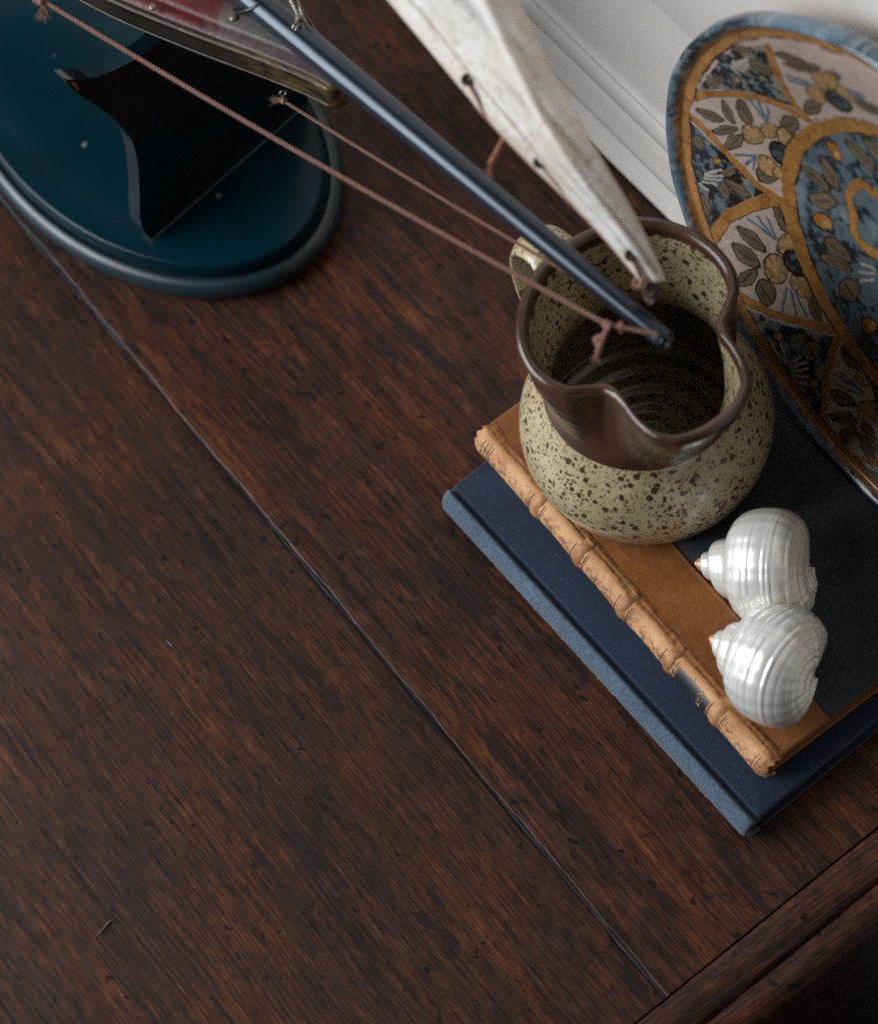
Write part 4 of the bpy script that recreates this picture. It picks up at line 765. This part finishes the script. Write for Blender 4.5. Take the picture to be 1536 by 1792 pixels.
m_deck2 = deckmat("silver_deck_plate", (.150, .130, .116), (.125, .005, .009), .106, .120)
def deck_sheet(name, xs_, inset, z, th, mat):
    w_ = np.maximum(np.interp(xs_, xs, W_)-inset, .0002); P = np.zeros((len(xs_), 14, 3)); y_ = np.linspace(-1, 1, 12)
    for i in range(len(xs_)):
        P[i, :, 0] = xs_[i]; P[i, 1:-1, 1] = ym+w_[i]*y_; P[i, 1:-1, 2] = z; P[i, 0] = (xs_[i], ym-w_[i], z-th); P[i, -1] = (xs_[i], ym+w_[i], z-th)
    return grid(name, P, mat, ship, smooth=False)
deck_sheet("deck", np.linspace(-.20, .1725, 80), .0012, zr+.0006, .002, m_deck)
deck_sheet("deck_plate", np.linspace(-.05, .1640, 70), .0068, zr+.0030, .0024, m_deck2)
m_nail = paint("dull_nail", (.22, .17, .15), .35, .3, 500, .2, Metallic=.6)
for (x_, y_) in ((.0880, -.0135), (.1185, .0050), (.050, -.026)):
    P = np.zeros((6, 14, 3)); an = np.linspace(0, 2*np.pi, 14, endpoint=False)
    for i, e in enumerate(np.linspace(0, math.pi/2, 6)): P[i, :, 0] = x_+.0019*math.cos(e)*np.cos(an); P[i, :, 1] = y_+.0019*math.cos(e)*np.sin(an); P[i, :, 2] = zr+.0030+.0013*math.sin(e)
    grid("nail", P, m_nail, ship, cv=True)
# bowsprit: glossy blue-black tapered rod with a dark collar where it leaves the deck
n = N("bowsprit_paint"); fs = n.noise(n.map((30, 400, 400)), 1, 3); 
m_rod = n.out(n.mix(fs, (.002, .0035, .009), (.005, .009, .018)), n.ramp(fs, (.3, .25), (.7, .34)), n.bump(n.noise(n.map((60, 900, 900)), 1, 3), .12, .0004), Specular_IOR_Level=.75, Specular_Tint=(.80, .90, 1.0, 1.0))
rod = np.linspace([.060, .0150, .2010], [.3520, .0150, .1843], 60)
tube("bowsprit", rod, np.interp(np.linspace(0, 1, 60), [0, .35, 1], [.0067, .0063, .0040]), m_rod, ship, 28)
tube("bowsprit_cap", np.linspace([.3516, .0150, .1843], [.3546, .0150, .1841], 6), np.interp(np.linspace(0, 1, 6), [0, .3, 1], [.0036, .0040, .0026]), m_black, ship, 20)
cl_ = [np.array([.119+.0016*math.cos(t)*0, .0150+.0074*math.cos(t), .1952+.0074*math.sin(t)])+np.array([.010*math.sin(t), 0, 0]) for t in np.linspace(0, 2*math.pi, 30)]
tube("bowsprit_collar", np.array(cl_), .0010, m_black, ship, 8)

# copper-coloured twine
n = N("copper_twine"); f1 = n.noise(scale=900, detail=2); m_rope = n.out(n.mix(f1, (.165, .070, .045), (.36, .19, .135)), .65, n.bump(f1, .3, .0003), Specular_IOR_Level=.35, Sheen_Weight=.2)
m_fray = paint("frayed_twine", (.30, .12, .065), .8, .3, 800, .1)
m_wire = paint("wire_ring", (.42, .40, .38), .3, .2, 300, .1, Metallic=.9)
A0, A1 = np.array([.0545, -.0442, .2000]), np.array([.3335, .0032, .1900])
merged("twine", rope_parts(np.linspace([-.070, -.0385, .1915], A0, 6), .00092, .0048), m_rope, ship)
merged("twine", rope_parts(np.linspace(A0, A1, 12)+np.array([0, 0, -1])*(.004*np.sin(np.linspace(0, np.pi, 12)))[:, None], .00092, .0048), m_rope, ship)
B0, B1 = np.array([.1440, .0014, .1620]), np.array([.3080, .0140, .1810])
merged("twine", rope_parts(np.linspace(B0, B1, 12)+np.array([0, 0, -1])*(.002*np.sin(np.linspace(0, np.pi, 12)))[:, None], .00068, .0038), m_rope, ship)
def coil(c, ax_, r, turns, w, rr_):
    t = np.linspace(0, 2*np.pi*turns, int(14*turns)); ax_ = np.array(ax_, float); ax_ /= np.linalg.norm(ax_); u_ = np.cross(ax_, [0, 0, 1.]); u_ /= np.linalg.norm(u_); v_ = np.cross(ax_, u_)
    return tube_vf(np.array(c)+ax_*(t/t[-1]-.5)[:, None]*w+r*(np.cos(t)[:, None]*u_+np.sin(t)[:, None]*v_), rr_, 6)
dB = B1-B0; dA = A1-A0
def knot(name, parts, mat=None): return merged(name, parts, mat or m_rope, ship)
knot("knot", [coil(B0, dB, .0009, 3, .0022, .0006)]); knot("frayed_end", fibres(B0, (-.8, -.55, -.15), 46, .0060, .22))
knot("knot", [coil(A1, dA, .0011, 3, .0030, .0007), coil(A1+[.004, .003, -.001], (0, 1, .3), .0013, 2.5, .003, .0006), coil(A1+[.001, -.006, -.002], (.2, 1, .2), .0010, 2.5, .004, .0008)])
knot("frayed_end", rope_parts(np.linspace(A1+[.001, -.001, 0], A1+[.0045, -.0105, -.003], 6), .0010, .004)+fibres(A1+[.0045, -.0105, -.003], (.35, -.9, -.2), 30, .0035, .3))
knot("twine", rope_parts(np.linspace(A1, [.3500, .0135, .1880], 5), .0009, .0045))
knot("knot", [coil(A0+[-.0010, -.0005, .001], dA, .0016, 3, .004, .0009)]); knot("frayed_end", fibres(A0+[.0015, -.0010, 0], (.7, -.75, -.1), 50, .0075, .22))
def ring(c, r, rr_, nrm): 
    t = np.linspace(0, 2*np.pi, 20); nrm = np.array(nrm, float); nrm /= np.linalg.norm(nrm); u_ = np.cross(nrm, [0, 1., .2]); u_ /= np.linalg.norm(u_); v_ = np.cross(nrm, u_)
    return tube_vf(np.array(c)+r*(np.cos(t)[:, None]*u_+np.sin(t)[:, None]*v_), rr_, 6)
knot("eyelet", [ring((.1365, .0030, .1720), .0012, .00028, (.5, -1, .2))], m_wire); knot("eyelet", [ring((.1452, .0018, .1680), .0014, .00028, (1, -.3, .2)), tube_vf(np.linspace([.1452, .0018, .167], B0, 4), .0003, 5)], m_wire)
# bleached cord remnants and a dull bead tied on the bowsprit
m_bead = paint("old_glass_bead", (.20, .17, .14), .15, .3, 200, .1, Transmission_Weight=.3)
knot("cord_lashing", [coil((.148, .0165, .2000), (1, 0, -.05), .0030, 2.5, .004, .0006), tube_vf(spline([(.130, .0260, .205), (.138, .0220, .206), (.146, .0190, .204), (.153, .0160, .200), (.158, .0130, .196)], 20), .0006, 6), tube_vf(spline([(.133, .0290, .203), (.142, .0230, .203), (.150, .0190, .202)], 14), .0005, 6)], m_bead)
for p_, r_ in (((.141, .0345, .203), .0042), ((.1365, .0320, .206), .0028), ((.147, .0180, .2035), .0020)):
    b2 = bmesh.new(); bmesh.ops.create_icosphere(b2, subdivisions=3, radius=r_)
    for v in b2.verts: v.co = v.co*(1+.18*math.sin(v.co.x*900)+.12*math.sin(v.co.y*1300+v.co.z*700)); v.co += Vector(p_)
    m2 = bpy.data.meshes.new("bead"); b2.to_mesh(m2); b2.free(); obj("bead", m2, m_bead, ship)

# jib sail: stiff parchment with a rolled hem, eyelets and lacing
n = N("parchment_sail"); f1 = n.noise(scale=30, detail=5, rough=.65, dist=.4); vein = n.noise(n.map((60, 60, 60), loc=(2, 0, 1)), 1, 3, .5, 2.0); hem = n.attr("hem"); ed = n.attr("edge")
c = n.mix(n.ramp(f1, (.36, 0.), (.66, 1.)), (.68, .61, .54), (.84, .815, .78))
c = n.mix(n.ramp(n.math('ABSOLUTE', n.math('SUBTRACT', vein, .5)), (.004, .50), (.022, 0.)), c, (.36, .24, .165))
c = n.mix(n.math('MULTIPLY', ed, .45), c, (.50, .37, .26)); c = n.mix(n.math('MULTIPLY', hem, .6), c, (.30, .19, .125))
m_sail = n.out(c, .55, n.bump(n.math('ADD', f1, vein), .35, .0012), Specular_IOR_Level=.4, Subsurface_Weight=.15, Subsurface_Radius=(.004, .003, .002), Subsurface_Scale=1.0)
LU = spline([(0.1794,0.0206,0.3350),(0.1914,0.0268,0.2620),(0.1964,0.0261,0.2600),(0.2208,0.0235,0.2520),(0.2439,0.0208,0.2450),(0.2648,0.0198,0.2360),(0.2825,0.0205,0.2270),(0.3106,0.0223,0.2130),(0.3352,0.0218,0.1990)], 90); LE = spline([(0.1848,0.0233,0.3380),(0.2381,0.0577,0.2700),(0.2417,0.0559,0.2680),(0.2554,0.0497,0.2620),(0.2701,0.0445,0.2560),(0.2874,0.0392,0.2470),(0.3066,0.0349,0.2350),(0.3219,0.0328,0.2200),(0.3343,0.0296,0.2070),(0.3408,0.0277,0.1990)], 90)
nv = 48; v_ = np.linspace(0, 1, nv); cr = np.linspace(0, 1, 90)
P = LU[:, None]*(1-v_)[None, :, None]+LE[:, None]*v_[None, :, None]
wid = np.linalg.norm(LE-LU, axis=1)
tocam = np.array([.42, -.22, .88])
bulge = np.sin(np.pi*v_)[None, :]*wid[:, None]*(.20+.06*np.sin(cr*9)[:, None])
crease = .0014*np.sin((v_[None, :]*5+cr[:, None]*9))*np.sin(np.pi*v_)[None, :]+.0009*np.sin(v_[None, :]*17-cr[:, None]*23+1)*np.sin(np.pi*v_)[None, :]
crease += .0022*np.exp(-((v_[None, :]-.62-.10*np.sin(cr*6)[:, None])/.05)**2)*np.minimum(1, wid[:, None]/.02)
P = P+(bulge+crease)[..., None]*tocam
fol = np.exp(-((v_[None, :]*wid[:, None]-.0085)/.0006)**2); P = P+(.0011*sm(.0095, .0075, v_[None, :]*wid[:, None]))[..., None]*tocam
sail = grid("jib_sail", P, m_sail, ship); fattr(sail, "hem", fol); fattr(sail, "edge", np.maximum(np.exp(-(v_/.08)**2), np.exp(-((1-v_)/.10)**2))[None, :]*np.ones((90, 1)))
md = sail.modifiers.new("thick", 'SOLIDIFY'); md.thickness = .0012; md.offset = 0
def on_sail(i, d): j = np.clip(d/wid[i]*(nv-1), 0, nv-1.01); j0 = int(j); return P[i, j0]*(1-(j-j0))+P[i, j0+1]*(j-j0)
m_hole = paint("tarred_eyelet", (.020, .014, .012), .6, .3, 400, .1)
SI = [44, 65, 83]
for i in SI:
    p = on_sail(i, .0046)+tocam*.0019
    merged("eyelet_hole", [ring(p, .0019, .0006, tocam), ([p+.0019*np.array([math.cos(t), math.sin(t), 0])-.2*0 for t in np.linspace(0, 2*np.pi, 10, endpoint=False)], [tuple(range(10))])], m_hole, sail)
lace = []
for i in SI:
    a_ = on_sail(i, .0042)+tocam*.0016; b_ = LU[min(i+9, 89)]+tocam*.0012; c__ = LU[min(i+16, 89)]-tocam*.001
    lace.append(tube_vf(spline([a_, .5*(a_+b_)+tocam*.0012, b_, c__], 18), .00075, 6))
lace.append(tube_vf(spline(LU[max(SI[-1]-34, 0)::4]-tocam*.0004, 60), .00085, 6))
merged("lacing", lace, m_rope, sail)
merged("frayed_end", rope_parts(np.linspace(LU[58]-tocam*.004, LU[58]-tocam*.004+np.array([.002, -.010, -.004]), 5), .0012, .004)+fibres(LU[58]-tocam*.004+np.array([.002, -.010, -.004]), (.3, -.85, -.3), 30, .005, .25), m_fray, ship)
tip = LU[-1]
knot("tack_knot", [coil(tip+[.001, .001, -.002], (.7, .2, -.6), .0022, 3, .006, .0011), coil(tip+[.003, .001, -.006], (.2, 1, .1), .0024, 2.5, .005, .0011)], paint("tarred_knot", (.085, .055, .045), .7, .4, 500, .3))
knot("knot", [coil(tip+[-.001, .0, .001], (.8, .4, -.5), .0030, 2, .003, .0009)])
merged("stay", rope_parts(np.linspace(.5*(LU[0]+LE[0]), .5*(LU[0]+LE[0])+np.array([-.15, -.015, .19]), 8), .0009, .0048), m_rope, ship)
